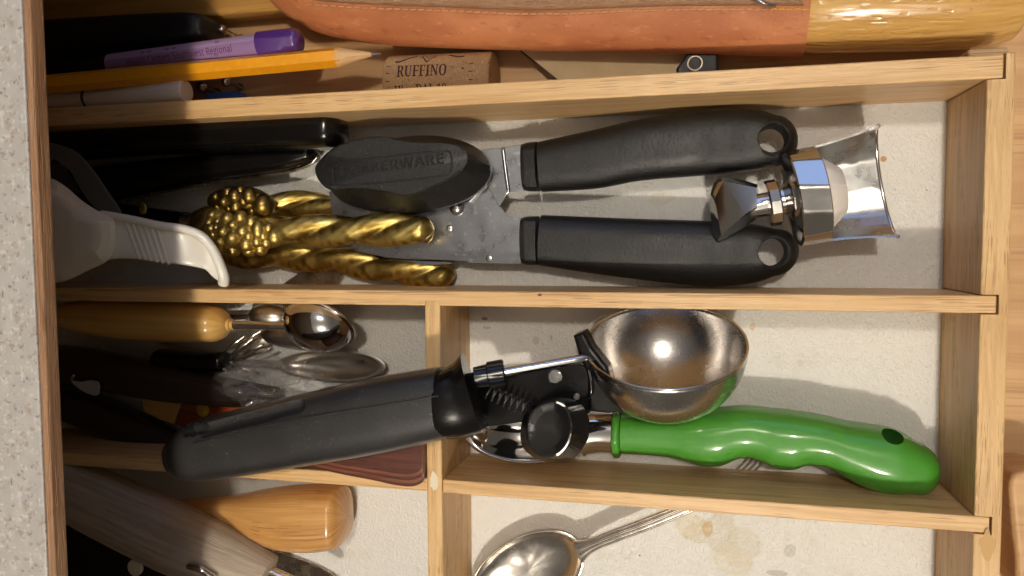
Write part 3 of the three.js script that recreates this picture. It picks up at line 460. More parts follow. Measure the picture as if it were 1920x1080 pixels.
// ---------------------------------------------------------------- twisted brass grape shears
{
  const o = thing('grape_shears', 'brass grape shears with twisted rope handles and berry clusters', 'shears');
  const twist = (pts, rr, ph, name, mat = M.brass) => {
    const c = new THREE.CatmullRomCurve3(pts), N = 110, rings = [], L = c.getLength();
    for (let i = 0; i <= N; i++) { const t = i / N, d = c.getTangent(t), s = new V3().crossVectors(d, new V3(0, 1, 0)).normalize(), u = new V3().crossVectors(s, d), e = Math.min(1, Math.sqrt(Math.max(0.0004, 1 - Math.max(0, (t - 0.92) / 0.08) ** 2))), q = rr * MM * e; rings.push({ c: c.getPoint(t), a: s.multiplyScalar(q), b: u.multiplyScalar(q) }); }
    const K = Math.PI * 2 / 0.062;
    part(name, loft(rings, { n: 72, mod: (t, s) => { const a = t - K * s + ph; return 0.56 + 0.46 * Math.abs(Math.cos(a)) ** 0.75 + 0.012 * Math.cos(a * 12); } }), mat, o);
  };
  twist([P(470, 442, 22), P(525, 432, 23), P(600, 433, 23), P(680, 432, 23), P(760, 430, 23), P(813, 432, 22.5)], 7.4, 0.6, 'twisted_handle');
  twist([P(400, 462, 8), P(460, 477, 7.4), P(560, 481, 7), P(650, 490, 7), P(740, 506, 7), P(800, 514, 7), P(853, 515, 7)], 6.9, 1.6, 'twisted_handle');
  twist([P(440, 388, 14), P(505, 386, 12), P(560, 382, 9), P(625, 388, 7), P(690, 394, 6.4), P(740, 396, 6.4)], 6.2, 0.2, 'twisted_handle');
  const cluster = (list, x0, y0, sc, h, mat, lead) => {
    const cen = list.reduce((s, b) => [s[0] + b[0] / list.length, s[1] + b[1] / list.length], [0, 0]);
    const c = P(x0 + cen[0] / sc, y0 + cen[1] / sc, h - 5), e = P(x0 + cen[0] / sc + lead[0], y0 + cen[1] / sc, h - 5), f = P(x0 + cen[0] / sc, y0 + cen[1] / sc + lead[1], h - 5);
    const g = new THREE.SphereGeometry(1, 32, 20); g.scale(e.distanceTo(c), 6.5 * MM, f.distanceTo(c)); const core = part('grape_cluster', g.translate(c.x, c.y, c.z), mat, o);
    const S = new THREE.SphereGeometry(1, 20, 14);
    for (const [x, y, r, st = 1] of list) {
      const dx = (x - cen[0]) / sc / lead[0], dy = (y - cen[1]) / sc / lead[1], hh = h - 5 + 5 * Math.sqrt(Math.max(0.05, 1 - dx * dx - dy * dy)), b = P(x0 + x / sc, y0 + y / sc, hh), q = r / sc / 3.15 * (0.9 + 0.25 * rnd());
      const m = part('berry', S, mat, core); m.position.copy(b); m.scale.set(q * MM, q * MM, q * MM * st);
    }
  };
  cluster([[510, 140, 68], [370, 140, 52], [300, 105, 42], [640, 230, 76], [380, 240, 56], [265, 205, 56], [185, 155, 40], [535, 290, 40], [420, 85, 38], [450, 190, 45], [310, 270, 42], [200, 250, 40], [590, 150, 40]], 370, 340, 5.144, 26, M.brassDark, [58, 28]);
  cluster([[295, 365, 54], [420, 345, 52], [525, 390, 44], [255, 495, 50], [440, 480, 54], [590, 470, 50, 1.35], [350, 560, 62], [230, 600, 62], [755, 535, 72], [480, 605, 54], [500, 530, 42], [350, 660, 56], [500, 660, 52], [612, 650, 46], [668, 590, 48], [580, 580, 42], [690, 450, 42], [350, 430, 44], [150, 330, 46], [200, 390, 34], [120, 400, 34], [140, 460, 40], [190, 450, 30], [160, 520, 34], [100, 450, 28], [640, 530, 40], [300, 620, 36]], 370, 340, 5.144, 30, M.brass, [76, 36]);
  part('pivot_block', pairs([[372, 395, 372, 470, 20, 6], [400, 385, 400, 475, 20, 8], [440, 388, 440, 478, 20, 8]], { e: 3, cap0: 2 }), M.brass, o);
  settle(o);
}
{ const o = thing('cheese_knife', 'flat grey blade tip lying on the liner under the brass shears', 'blade'); part('blade', plate([[520, 540], [545, 522], [574, 503], [620, 496], [650, 508], [640, 524], [632, 540]], 0.6, 1.0, 0.3), M.oldSteel, o); settle(o); }

// ---------------------------------------------------------------- white plastic scoop
{
  const o = thing('plastic_scoop', 'white plastic scoop with ribbed handle and hooked end resting on the divider', 'scoop');
  const bowl = smooth([[94, 334], [122, 349], [155, 377], [185, 396], [212, 410], [218, 440], [214, 472], [200, 490], [163, 508], [127, 525], [102, 530], [50, 520], [20, 470], [20, 390], [50, 340]], 5);
  part('bowl', skin([[bowl, 44, 0.5], [bowl, 54, 0.86], [bowl, 60, 0.97], [bowl, 63, 1], [bowl, 64.2, 0.99], [bowl, 64.8, 0.96], [bowl, 66.6, 0.88], [bowl, 69, 0.7], [bowl, 70.4, 0.45], [bowl, 71, 0.2]], 96, 0.9), M.whitePlastic, o);
  const hnd = part('handle', pairs([[176, 396, 182, 490, 62, 2.6], [236, 408, 240, 485, 59, 2], [302, 422, 310, 493, 54.5, 1.8], [347, 430, 356, 499, 51, 1.8], [376, 444, 386, 508, 47, 1.8], [396, 470, 402, 524, 45.5, 1.6], [408, 500, 414, 532, 45, 1.4]], { e: 3, n: 32 }), M.whitePlastic, o);
  part('rim', rod([[186, 400, 63], [236, 409, 61], [302, 423, 56.5], [347, 430, 53.5], [378, 443, 51.5], [398, 467, 50], [412, 496, 48.5], [420, 522, 46.5], [419, 532, 45]].map((a) => P(...a)), [1.5, 2.4], 14), M.whitePlastic, hnd);
  for (let k = 0; k < 6; k++) part('rib', rod([P(236 + k * 11.4, 412 + k * 2.2, 60.6 - k * 0.8), P(248 + k * 11.2, 448 + k * 2.2, 60 - k * 0.8), P(262 + k * 11, 486 + k * 2, 58.6 - k * 0.8)], 0.75, 8), M.whitePlastic, hnd);
  settle(o);
}
{ const o = thing('grey_spatula', 'curved grey plastic spatula blade behind the white scoop', 'spatula'); part('blade', plate(smooth([[80, 268], [110, 272], [140, 284], [165, 310], [195, 352], [225, 403], [205, 404], [175, 388], [148, 352], [126, 316], [100, 300], [80, 300]], 4), 40, 1.6, 0.4), std({ color: lin(0.13, 0.125, 0.11), roughness: 0.3 }), o); part('web', plate([[80, 292], [118, 312], [150, 362], [130, 360], [80, 330]], 37, 1.2, 0.3), std({ color: lin(0.06, 0.057, 0.05), roughness: 0.35 }), o); settle(o); }

// ---------------------------------------------------------------- black knife handles
{
  const o = thing('knife', 'glossy black knife handle with square rounded butt along the organizer wall', 'knife', undefined);
  part('handle', pairs([[70, 262, 72, 308, 21, 9], [255, 238, 256, 291, 21, 10], [400, 225, 400, 287, 21, 10.5], [500, 217, 500, 283, 21, 10.5], [583, 210, 583, 282, 21, 11], [622, 211, 622, 279, 21, 10.6]], { cap1: 6.5, e: 2.9, n: 44 }), M.blackGloss, o);
  part('bolster', pairs([[30, 262, 32, 310, 21, 9], [68, 262, 70, 309, 21, 9]], { e: 3.4 }), M.oldSteel, o);
  settle(o);
}
{
  const o = thing('knife', 'glossy black knife handle with a thin metal tang edge below the square butt handle', 'knife', undefined);
  const L = [[110, 322, 118, 400, 11, 8], [277, 301, 284, 363, 11, 8.5], [400, 290, 404, 340, 11, 8.5], [480, 283, 486, 329, 11, 8.5], [540, 280, 548, 319, 11, 8], [580, 279, 584, 305, 11, 6.5]];
  const h = part('handle', pairs(L, { cap1: 4, e: 2.8, n: 40 }), M.blackGloss, o);
  part('tang', rod(L.map(([a, b, c, d]) => P(c, d + 1, 12)).concat([P(596, 292, 12)]), 0.8, 8), M.oldSteel, o);
  settle(o);
}
{
  const o = thing('knife', 'dark handled knife with brass rivet and steel ferrule beside the berry clusters', 'knife', undefined);
  part('handle', pairs([[120, 372, 132, 470, 9, 7], [240, 384, 244, 448, 9, 7.5], [348, 398, 350, 442, 9, 7]], { e: 2.8, n: 36 }), M.blackGloss, o);
  part('ferrule', pairs([[351, 400, 352, 441, 9, 6.6], [366, 402, 367, 438, 9, 6.2]], { e: 2.6 }), M.oldSteel, o);
  const c = P(268, 392, 15.4); part('rivet', new THREE.SphereGeometry(2.2 * MM, 20, 12).scale(1, 0.4, 1.4).translate(c.x, c.y, c.z), M.brassPlain, o);
  settle(o);
}

// ---------------------------------------------------------------- things in the side gap: sheath, varnished handle, pencil, pens, cork
{
  const o = thing('leather_sheath', 'tan stitched leather sheath lying over the organizer side', 'sheath');
  const L = [[452, -160, 462, -80, 14, 3.7], [476, -168, 492, -34, 14, 8.1], [504, -174, 517, 4, 14, 10.7], [532, -178, 541, 28, 14, 12.2], [566, -182, 573, 48, 14, 13.3], [605, -184, 609, 64, 14, 14.1], [680, -186, 682, 79, 14, 14.8], [800, -186, 800, 88, 14, 15.2], [1000, -186, 1000, 94, 14, 15.5], [1200, -186, 1200, 98, 14, 15.9], [1400, -186, 1401, 103, 14, 16.3], [1516, -184, 1510, 106, 14, 16.6]];
  const body = part('body', pairs(L, { e: 2.1, n: 64, cap0: 2.5 }), M.leather, o);
  const seamY = (x) => { const k = [[560, -2], [577, 3], [683, 10], [833, 15], [967, 21], [1060, 21], [1140, 17], [1280, 13], [1447, 12], [1520, 13]]; for (let i = 0; i + 1 < k.length; i++) if (x <= k[i + 1][0]) return k[i][1] + (k[i + 1][1] - k[i][1]) * (x - k[i][0]) / (k[i + 1][0] - k[i][0]); return 13; };
  const surf = (x) => { let i = 0; while (i + 2 < L.length && L[i + 1][0] < x) i++; const q = clamp((x - L[i][0]) / (L[i + 1][0] - L[i][0])); return 14 + (L[i][5] + (L[i + 1][5] - L[i][5]) * q) * 0.865; };
  const fl = []; for (let i = 0; i <= 12; i++) { const x = 566 + i * 78.5, hh = surf(x); fl.push([x, -90, x, seamY(x) - 2, hh + 0.4, 2.2]); }
  part('flap', pairs(fl, { e: 3, n: 24 }), M.suede, o);
  const stitch = new THREE.CapsuleGeometry(0.42 * MM, 2.0 * MM, 3, 6).rotateZ(Math.PI / 2);
  for (let x = 580; x < 1515; x += 15) { const m = part('stitch', stitch, x > 1440 ? M.threadYellow : M.thread, body), p = P(x, seamY(x) + 5, surf(x) - 0.15); m.position.copy(p); m.rotation.y = (seamY(x - 8) - seamY(x + 8)) / 16; m.rotation.z = 0.05 * Math.sin(x); }
  part('staple', rod([P(1400, -6, 30), P(1425, 3, 31), P(1440, 9, 30.4), P(1455, 10, 29)], 0.75), M.chrome, o);
  settle(o);
}
{
  const o = thing('varnished_handle', 'thick varnished yellow wooden handle sticking out of the leather sheath', 'handle');
  part('handle', pairs([[1486, -76, 1486, 84, 14, 13.5], [1515, -88, 1515, 97, 14, 15.5], [1600, -90, 1600, 97, 14, 17], [1750, -88, 1750, 94, 14, 17.4], [1840, -86, 1842, 88, 14, 17], [1890, -80, 1893, 76, 14, 15.5]], { cap1: 5, n: 56 }), M.varnish, o);
  settle(o);
}
{
  const o = thing('pencil', 'yellow pencil with sharpened point between the purple pen and the white tube', 'pencil');
  const A = P(60, 161, 44), B = P(640, 107, 25), C = P(696, 100.5, 23.5), D = P(717, 98, 23), L = dist(A, B), k = dist(B, C);
  part('shaft', rev(A, B, [[0, 0], [0, 4.3], [L, 4.3], [L, 3.6], [L, 0]], { n: 6, crease: 0.3 }), M.yellow, o);
  part('cone', rev(A, B, [[L - 1.8, 4.2], [L, 3.9], [L + k, 0.85]], { n: 28 }), M.pencilWood, o);
  part('lead', rev(A, B, [[L + k - 0.2, 0.84], [L + k + 4.2, 0.2]], { n: 16 }), M.graphite, o);
  settle(o);
}
{
  const o = thing('pen', 'lavender pen with dark purple end cap and printed barrel', 'pen');
  const A = P(60, 143, 34), B = P(489, 85, 27), E = P(566, 75, 26), S = dist(A, P(209, 123, 31.5)), L = dist(A, B), q = dist(B, E);
  part('grip', rev(A, B, [[0, 0], [0, 4.2], [S - 14, 5], [S - 12, 4.4], [S - 10, 5], [S, 4.7], [S, 0]]), M.blackGloss, o);
  const cv = document.createElement('canvas'); cv.width = 1024; cv.height = 128; const c = cv.getContext('2d');
  c.fillStyle = '#8c6d98'; c.fillRect(0, 0, 1024, 128); c.fillStyle = '#a186a6'; c.fillRect(0, 0, 1024, 54); c.fillStyle = '#7a4f96'; for (const x of [250, 300, 420, 470, 760]) c.fillRect(x, 30, 26, 12);
  c.fillStyle = '#4a1c3a'; c.font = '46px sans-serif'; c.fillText('Health Centers Southwest Regional', 150, 92, 760);
  const t = new THREE.CanvasTexture(cv); t.colorSpace = THREE.SRGBColorSpace; t.wrapS = t.wrapT = THREE.ClampToEdgeWrapping;
  const barrel = rev(A, B, [[S, 0], [S, 4.9], [L, 5.1], [L, 0]], { n: 40 });
  const bm = part('barrel', barrel, phy({ color: lin(0.28, 0.16, 0.34), roughness: 0.4, clearcoat: 0.4 }), o);
  // printed wrap on the upper side
  const d = B.clone().sub(A).normalize(), s = new V3().crossVectors(d, new V3(0, 1, 0)).normalize(), u = new V3().crossVectors(s, d), pos = [], uv = [], idx = [], N = 24;
  for (let i = 0; i <= 1; i++) for (let j = 0; j <= N; j++) { const th = Math.PI * (0.12 + 0.76 * j / N), p = A.clone().addScaledVector(d, (S + 0.3 + (L - S - 0.6) * i) * MM).addScaledVector(s, Math.cos(th) * 5.13 * MM).addScaledVector(u, Math.sin(th) * 5.13 * MM); pos.push(p.x, p.y, p.z); uv.push(i, j / N); }
  for (let j = 0; j < N; j++) idx.push(j, j + 1, j + N + 1, j + 1, j + N + 2, j + N + 1);
  const wg = build(pos, idx, uv); const up0 = wg.attributes.normal.getY(N >> 1); if (up0 < 0) { wg.index.array.reverse(); wg.computeVertexNormals(); }
  { const U = wg.attributes.uv; const left = s.z > 0; for (let i = 0; i < U.count; i++) U.setY(i, left ? U.getY(i) : 1 - U.getY(i)); }
  part('print', wg, phy({ map: t, roughness: 0.4, clearcoat: 0.4 }), bm);
  part('end_cap', rev(A, B, [[L - 0.2, 5.2], [L - 0.2, 5.8], [L + q * 0.5, 5.7], [L + q - 3, 5.4], [L + q - 1, 4.6], [L + q, 2.6], [L + q + 0.2, 0]], { crease: 0.9 }), M.purple, o);
  settle(o);
}
{
  const o = thing('white_tube', 'white tube with a flat pale end and a thin dark ring below the pencil', 'tube'), A = P(60, 194, 33), B = P(350, 171, 33), L = dist(A, B), q = dist(A, P(166, 186, 33));
  part('tube', rev(A, B, [[0, 0], [0, 5], [q, 5], [q + 0.1, 4.7], [q + 1.4, 4.7], [q + 1.5, 5], [L - 0.4, 5], [L, 4.6], [L, 0]], { crease: 0.5 }), M.whiteTube, o);
  part('ring', rev(A, B, [[q - 0.1, 4.6], [q - 0.1, 4.95], [q + 1.6, 4.95], [q + 1.6, 4.6]]), std({ color: lin(0.05, 0.03, 0.02), roughness: 0.5 }), o); settle(o);
}
{
  const o = thing('marker_case', 'long black textured case along the drawer side', 'case');
  part('body', pairs([[60, 46, 60, 136, 15, 13], [250, 34, 250, 108, 15, 13], [370, 30, 372, 92, 15, 13], [396, 36, 398, 82, 15, 11]], { e: 3.2, cap1: 3 }), M.black, o); settle(o);
}
for (const [x, y, h, r, label] of [[417, 56, 12, 2.4, 'tiny steel ball beside the black textured case'], [379, 165, 8, 2.9, 'small dark steel ball at the flat end of the white tube'], [424, 154, 8, 2.2, 'tiny dull metal bead below the pencil']]) {
  const c = P(x, y, h), o = thing('metal_bead', label, 'bead'); part('bead', new THREE.SphereGeometry(r * MM, 24, 16).translate(c.x, c.y, c.z), M.oldSteel, o);
  part('stem', rev(up(c, -4), up(c, h), [[0, 0], [0, r * 0.8], [1, r * 0.8], [1.4, r * 0.4], [h + 4, r * 0.4], [h + 4, 0]], { n: 16 }), M.oldSteel, o); settle(o);
}
{ const o = thing('blue_clip', 'flat blue plastic clip beside the organizer side wall', 'clip'); part('clip', plate([[384, 176], [440, 170], [456, 174], [458, 186], [386, 190]], 6, 3, 0.6), M.blue, o); part('foot', plate([[392, 178], [440, 174], [446, 186], [394, 188]], -4, 10, 0.3), M.rubber, o); settle(o); }
{
  const o = thing('wine_cork', 'wine cork printed RUFFINO between the sheath and the organizer side', 'cork');
  const cv = document.createElement('canvas'); cv.width = 1024; cv.height = 1024; const c = cv.getContext('2d');
  c.fillStyle = '#b28d62'; c.fillRect(0, 0, 1024, 1024);
  for (let i = 0; i < 2600; i++) { const k = rnd(), x = rnd() * 1024, y = rnd() * 1024; c.fillStyle = k < 0.4 ? 'rgba(226,194,150,0.5)' : k < 0.8 ? 'rgba(150,112,72,0.45)' : 'rgba(92,60,38,0.6)'; c.beginPath(); c.ellipse(x, y, 2 + rnd() * 9, 1 + rnd() * 4, rnd() * 3, 0, 7); c.fill(); }
  c.fillStyle = c.strokeStyle = '#43191d'; const ty = 482;                  // row of the letters round the cork
  c.font = 'bold 104px serif'; c.fillText('RUFFINO', 150, ty + 34, 590);
  c.beginPath(); c.arc(786, ty - 4, 8, 0, 7); c.fill(); c.lineWidth = 5;
  c.font = 'bold 84px serif'; c.fillText('IX', 120, ty + 148); c.fillText('DAL 18', 330, ty + 142, 320); c.lineWidth = 12; c.beginPath(); c.arc(690, ty + 150, 46, 0, 7); c.stroke();
  c.lineWidth = 11; c.beginPath(); c.moveTo(360, ty - 130); c.lineTo(430, ty - 62); c.lineTo(506, ty - 130); c.stroke(); c.lineWidth = 6; c.beginPath(); c.moveTo(385, ty - 140); c.lineTo(432, ty - 96); c.lineTo(480, ty - 140); c.stroke();
  c.beginPath(); c.moveTo(372, ty - 98); c.quadraticCurveTo(350, ty - 100, 356, ty - 106); c.moveTo(484, ty - 98); c.quadraticCurveTo(512, ty - 96, 516, ty - 108); c.stroke();
  c.lineWidth = 15; c.beginPath(); c.moveTo(122, ty - 74); c.bezierCurveTo(190, ty - 60, 220, ty - 110, 318, ty - 128); c.stroke(); c.beginPath(); c.moveTo(780, ty - 106); c.bezierCurveTo(720, ty - 90, 680, ty - 110, 620, ty - 130); c.stroke();
  c.lineWidth = 5; for (const y of [-40, 10, 60, 110]) { c.beginPath(); c.moveTo(40, ty + y); c.lineTo(84, ty + y); c.moveTo(838, ty + y + 6); c.lineTo(880, ty + y + 6); c.stroke(); }
  const t = new THREE.CanvasTexture(cv); t.colorSpace = THREE.SRGBColorSpace; t.wrapS = t.wrapT = THREE.RepeatWrapping;
  const A = P(733, 154, 7), B = P(928, 147, 7), L = dist(A, B), r = 11.3, n = 48, d = B.clone().sub(A).normalize(), s = new V3().crossVectors(d, new V3(0, 1, 0)).normalize(), u = new V3().crossVectors(s, d), prof = [[0, r - 1.2], [0.4, r - 0.4], [1.2, r], [L - 1.2, r], [L - 0.4, r - 0.4], [L, r - 1.2]], pos = [], uv = [], idx = [];
  prof.forEach(([q, R]) => { for (let j = 0; j <= n; j++) { const th = j / n * Math.PI * 2 - Math.PI / 2, p = A.clone().addScaledVector(d, q * MM).addScaledVector(s, Math.cos(th) * R * MM).addScaledVector(u, Math.sin(th) * R * MM); pos.push(p.x, p.y, p.z); uv.push(q / L, s.z > 0 ? 1 - j / n : j / n); } });
  for (let i = 0; i + 1 < prof.length; i++) for (let j = 0; j < n; j++) { const a = i * (n + 1) + j, b = a + n + 1; idx.push(a, b, a + 1, b, b + 1, a + 1); }
  for (const i of [0, prof.length - 1]) { const o2 = pos.length / 3, p = A.clone().addScaledVector(d, prof[i][0] * MM); pos.push(p.x, p.y, p.z); uv.push(0.02, 0.1); for (let j = 0; j < n; j++) i ? idx.push(o2, i * (n + 1) + j + 1, i * (n + 1) + j) : idx.push(o2, j, j + 1); }
  const g = build(pos, idx, uv), nY = g.attributes.normal.getY(2 * (n + 1) + n / 2); if (nY < 0) { const ix = g.index.array; for (let i = 0; i < ix.length; i += 3) [ix[i], ix[i + 1]] = [ix[i + 1], ix[i]]; g.computeVertexNormals(); }
  if (s.z > 0) { const U = g.attributes.uv; for (let i = 0; i < U.count; i++) U.setY(i, 1 - U.getY(i)); }
  part('cork', g, std({ map: t, roughness: 0.8, bumpMap: hideBump, bumpScale: 0.0002 }), o); settle(o);
}
{ const o = thing('coaster', 'beige card coaster with dark edge half hidden under the sheath', 'coaster'); part('card', plate([[962, 60], [968, 86], [1052, 154], [1255, 146], [1310, 112], [1310, 60]], 2.5, 1.6, 0.2), M.card, o); part('backing', plate([[958, 60], [964, 86], [1048, 156], [1256, 148], [1313, 112], [1313, 60]], -4, 6.4, 0.2), M.darkWood, o); settle(o); }
{
  const o = thing('black_plug', 'small black plastic plug with a round metal-rimmed hole under the sheath', 'plug'), c = P(1303, 118, 14);
  part('body', plate([[1268, 128], [1288, 100], [1346, 92], [1348, 150], [1268, 150]], -4, 17, 1), M.black, o);
  part('ring', new THREE.TorusGeometry(2.8 * MM, 0.45 * MM, 10, 36).rotateX(Math.PI / 2).translate(c.x, 13.2 * MM, c.z), M.oldSteel, o); settle(o);
}

// ---------------------------------------------------------------- middle left compartment
{
  const o = thing('ball_scoop', 'melon baller with pale wooden handle, steel shank and chrome ball bowl', 'melon baller'), h = 27;
  part('handle', pairs([[96, 580, 98, 606, h, 5], [116, 570, 120, 612, h, 7.5], [150, 564, 155, 624, h, 9], [234, 563, 234, 636, h, 10], [339, 567, 339, 641, h, 10.2], [396, 574, 396, 641, h, 10]], { cap0: 2, cap1: 8.6, e: 2.15, n: 40 }), M.pale, o);
  const A = P(400, 608, h), B = P(548, 612, 25), L = dist(A, B), q0 = dist(A, P(424, 608, h));
  part('ferrule', rev(A, B, [[q0 + 1, 0], [q0 + 1, 3], [q0 + 2.2, 2.9], [q0 + 2.6, 2.2], [q0 + 3.6, 2.1], [q0 + 4, 0]]), M.pale, o);
  part('shank', rev(A, B, [[q0, 1.9], [L, 1.7]]), M.silver, o);
  const C = P(598, 606, 22), n = new V3(0.15, -0.72, -0.68).normalize(), U = new V3(1, 0, 0).addScaledVector(n, -n.x).normalize(), V = new V3().crossVectors(n, U);
  const bowl = part('bowl', dish(C, U.clone().multiplyScalar(0.0168), V.clone().multiplyScalar(0.0146), n.clone().multiplyScalar(-0.0125), 0.9, { n: 64, m: 20 }), M.chrome, o);
  const rim = []; for (let i = 0; i < 48; i++) { const t = i / 48 * Math.PI * 2; rim.push(C.clone().addScaledVector(U, Math.cos(t) * 0.0172).addScaledVector(V, Math.sin(t) * 0.015)); }
  part('rim', new THREE.TubeGeometry(new THREE.CatmullRomCurve3(rim, true), 96, 0.9 * MM, 8, true), M.chrome, bowl);
  settle(o);
}
const spoon = (name, label, c, len, wid, h, depth, mat, neck, taper = 0) => {
  const o = thing(name, label, 'spoon'), C = P(...c, h), U = P(...len, h).sub(C), V = P(...wid, h).sub(C);
  part('bowl', dish(C, U, V, new V3(0, depth * MM, 0), 1, { n: 64, m: 18, taper, pw: 2.4 }), mat, o);
  part('handle', pairs(neck, { e: 2.4, n: 20 }), mat, o); settle(o);
};
spoon('spoon', 'bright steel spoon lying face down under the chrome ball bowl', [575, 628], [664, 628], [575, 655], 2, 6.5, M.spoonSteel, [[505, 624, 507, 650, 3, 1.2], [480, 634, 484, 652, 5, 1.2], [455, 652, 459, 664, 6, 1.3], [420, 662, 424, 676, 6, 1.4], [300, 640, 300, 668, 6, 1.4]]);
spoon('spoon', 'dull brown steel spoon lying face up beside the black scoop grip', [618, 686], [722, 687], [622, 716], 8, -6.5, M.spoonSteel, [[525, 676, 525, 694, 8, 1.2], [495, 674, 495, 688, 8, 1.2], [455, 674, 455, 688, 7, 1.4], [350, 676, 350, 700, 6, 1.4]], 0.12);
{
  const o = thing('measuring_spoon', 'small round steel spoon bowl beside the divider behind the steel shank', 'spoon'); const C = P(508, 592, 3), U = P(548, 594, 3).sub(C), V = P(508, 616, 3).sub(C);
  part('bowl', dish(C, U, V, new V3(0, 8 * MM, 0), 0.8), M.spoonSteel, o); part('handle', pairs([[472, 588, 472, 598, 3, 0.8], [440, 590, 440, 600, 3, 0.8], [380, 592, 380, 604, 3, 0.8]], { e: 3, n: 16 }), M.oldSteel, o); settle(o);
}
{
  const o = thing('wire_whisk', 'bundle of thin steel whisk wires beside the wooden handle of the melon baller', 'whisk');
  for (const [a, b, c, d] of [[418, 661, 460, 629], [446, 650, 492, 618], [457, 664, 494, 646], [456, 673, 508, 653], [440, 685, 470, 698], [410, 679, 426, 702], [430, 668, 476, 634]]) part('wire', rod([P(a, b, 14), P((a + c) / 2, (b + d) / 2 - 1, 15.5), P(c, d, 14)], 0.75, 10), M.silver, o);
  part('handle', pairs([[300, 655, 296, 700, 12, 7], [360, 660, 358, 698, 12, 7], [418, 660, 420, 696, 13, 6]], { e: 2.4, cap1: 3 }), M.blackGloss, o); settle(o);
}
{
  const o = thing('wrapped_utensil', 'dark wooden utensil handle wrapped in a crumpled clear plastic bag', 'utensil');
  part('handle', pairs([[100, 646, 96, 712, 18, 8], [180, 655, 172, 728, 18, 8.5], [320, 686, 312, 752, 17, 8], [440, 712, 432, 762, 15, 6.5], [520, 726, 516, 762, 12, 4.5]], { e: 2.6, n: 32 }), M.darkWood, o);
  // crumpled film: a loose wrinkled sleeve
  const mk = (cx, cy, h, rx, ry, rz, s, k) => { const g = new THREE.IcosahedronGeometry(1, 24), p = g.attributes.position, c = P(cx, cy, h), v = new V3(); for (let i = 0; i < p.count; i++) { v.fromBufferAttribute(p, i); const f = 1 + k * (Math.abs(fbm(v.x * 0.09 + v.y * 0.05 + 0.5, v.z * 0.1 - v.y * 0.06 + 0.5, 28, 28, s, 2) - 0.5) * 3 - 0.3); p.setXYZ(i, c.x + v.x * rx * MM * f, c.y + v.y * ry * MM * f, c.z + v.z * rz * MM * f); } return toCreasedNormals(g, 0.2); };
  part('plastic_bag', mk(512, 720, 18, 21, 9.5, 10.5, 600, 0.8), M.clear, o); settle(o);
}
{ const o = thing('plastic_tab', 'small pale translucent plastic tab at the dark utensil handles', 'tab'); part('tab', plate(smooth([[133, 714], [150, 716], [170, 713], [184, 718], [182, 741], [163, 738], [141, 724]], 3), 26.6, 1.0, 0.3), phy({ color: lin(0.62, 0.6, 0.62), roughness: 0.4, transmission: 0.3, thickness: 0 }), o); part('pin', rod([P(134, 712, 28), P(139, 702, 29)], 0.8), M.chrome, o); settle(o); }
{
  const o = thing('wooden_utensil', 'long dark wooden handle slanting towards the end of the black scoop grip', 'handle');
  part('handle', pairs([[96, 712, 84, 772, 10, 8], [200, 748, 186, 812, 10, 8.5], [300, 796, 284, 856, 10, 8], [380, 836, 368, 876, 10, 6]], { e: 2.6, n: 32, cap1: 4 }), M.darkWood, o); settle(o);
}
{
  const o = thing('riveted_knife', 'knife with orange-red wooden scales, pale bolster and round brass rivet', 'knife');
  part('scale', plate([[346, 740], [440, 738], [600, 770], [600, 850], [420, 830], [326, 796]], 2, 9, 1.6, [], 3), M.redWood, o);
  part('bolster', plate([[262, 742], [345, 740], [325, 795], [298, 788], [268, 772]], 3, 7, 1), M.pale, o);
  const c = P(380, 768, 11); part('rivet', rev(up(c, 9.5), up(c, 20), [[0, 0], [0, 3.6], [1.5, 3.6], [1.9, 3.0], [2, 0]]), M.brassPlain, o); settle(o);
}
{
  const o = thing('mahogany_block', 'dark layered mahogany block with rounded corner under the black scoop grip', 'block');
  const out = smooth([[556, 868], [600, 880], [633, 888], [700, 901], [748, 911], [775, 912], [793, 903], [797, 885], [797, 840], [795, 800], [700, 800], [600, 812], [556, 830]], 4), cx = 690, cy = 820;
  const sh = (k, dy) => out.map(([x, y]) => [cx + (x - cx) * k, cy + (y - cy) * (k - dy)]);
  for (let i = 0; i < 5; i++) part('ply', plate(sh(1 - i * 0.012, i * 0.05), 42.1 + i * 1.15, 1.1, 0.25), i % 2 ? M.mahoganyPale : M.mahogany, o);
  part('core', plate(sh(0.9, 0.4), 20, 22, 0.5), M.mahogany, o); settle(o);
}

// ---------------------------------------------------------------- lower compartments
{ const o = thing('oak_handle', 'glossy honey-coloured wooden handle with blunt end in the lower compartment', 'handle'); part('handle', pairs([[300, 942, 305, 962, 16, 5], [427, 931, 430, 975, 16, 8], [480, 922, 480, 1005, 16, 11], [533, 915, 533, 1025, 16, 13], [590, 912, 590, 1029, 16, 13.5], [634, 914, 633, 1024, 16, 13]], { cap1: 5, e: 2.9, n: 44 }), M.oak, o); settle(o); }
{
  const o = thing('grey_wood_handle', 'thick weathered grey wooden handle slanting across the lower compartment', 'handle');
  part('handle', pairs([[80, 840, 36, 930, 38, 12], [130, 862, 86, 948, 37, 13], [200, 889, 152, 985, 35, 14], [300, 932, 250, 1036, 32, 14.5], [383, 969, 332, 1075, 29, 14], [467, 1012, 424, 1098, 27, 11.5], [517, 1046, 484, 1104, 26, 8]], { cap1: 1.2, n: 44 }), M.greyWood, o);
  part('tang', rod([P(500, 1068, 26), P(540, 1086, 25), P(620, 1120, 22)], 2.4, 14), M.silver, o);
  part('clip', rod([P(352, 1060, 42), P(375, 1067, 43), P(405, 1085, 41)], [1.8, 1.4], 12), M.chrome, o); settle(o);
}
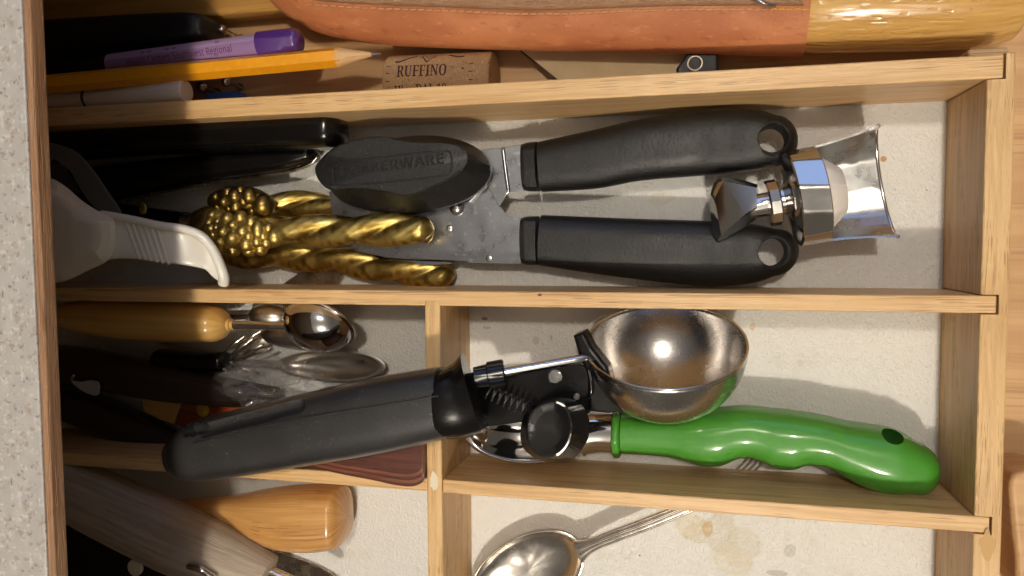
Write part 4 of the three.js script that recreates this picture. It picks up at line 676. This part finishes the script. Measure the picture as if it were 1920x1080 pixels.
{
  const o = thing('riveted_utensil', 'black handle with a round pale rivet below the grey wooden handle', 'handle');
  part('handle', pairs([[100, 940, 30, 1050, 11, 9], [220, 990, 160, 1120, 11, 9.5], [340, 1060, 290, 1170, 11, 9]], { e: 3, n: 36 }), M.black, o);
  const c = P(252, 1065, 20.6); part('rivet', rev(up(c, 19.4), up(c, 30), [[0, 0], [0, 4.2], [1.0, 4.2], [1.4, 3.7], [1.5, 0]]), M.whitePlastic, o); settle(o);
}
{ const o = thing('table_knife', 'dark steel blade lying under the honey-coloured handle', 'blade'); part('blade', plate(smooth([[500, 1032], [560, 1048], [620, 1075], [660, 1110], [500, 1120], [440, 1040]], 3), 0.5, 1.2, 0.3), M.oldSteel, o); settle(o); }
{
  const o = thing('serving_spoon', 'bright silver serving spoon with ridged handle beside the cross divider', 'spoon'), h = 9;
  const C = P(985, 1082, h), U = P(1094, 1060, h).sub(C), V = P(1000, 997, h).sub(C);
  part('bowl', dish(C, U, V, new V3(0, -8 * MM, 0), 1.1, { n: 120, m: 24, flute: 0.008, lobes: 9, pw: 2.2 }), M.silver, o);
  const L = [[1075, 1012, 1092, 1056, 9.2, 1.8], [1100, 1011, 1112, 1036, 10, 1.7], [1140, 996, 1150, 1019, 11, 1.5], [1200, 974, 1212, 996, 12, 1.5], [1262, 950, 1276, 970, 13, 1.5], [1340, 918, 1352, 938, 14, 1.5]];
  const hd = part('handle', pairs(L, { e: 2.8, n: 28 }), M.silver, o);
  for (const k of [0.12, 0.37, 0.63, 0.88]) part('ridge', rod(L.map(([a, b, c, d, hh, t]) => P(a + (c - a) * k, b + (d - b) * k, hh + t * 0.8)), 0.62, 8), M.silver, hd);
  settle(o);
}
{ const o = thing('wooden_block', 'rounded wooden block in the gap beyond the organizer end rail', 'block'); part('block', plate(smooth([[1894, 930], [1894, 905], [1902, 890], [1920, 884], [1960, 884], [1985, 900], [1985, 1120], [1915, 1120], [1905, 1040]], 4), -4.2, 26, 2, [], 4), M.drawer, o); settle(o); }

renderer.render(scene, camera);
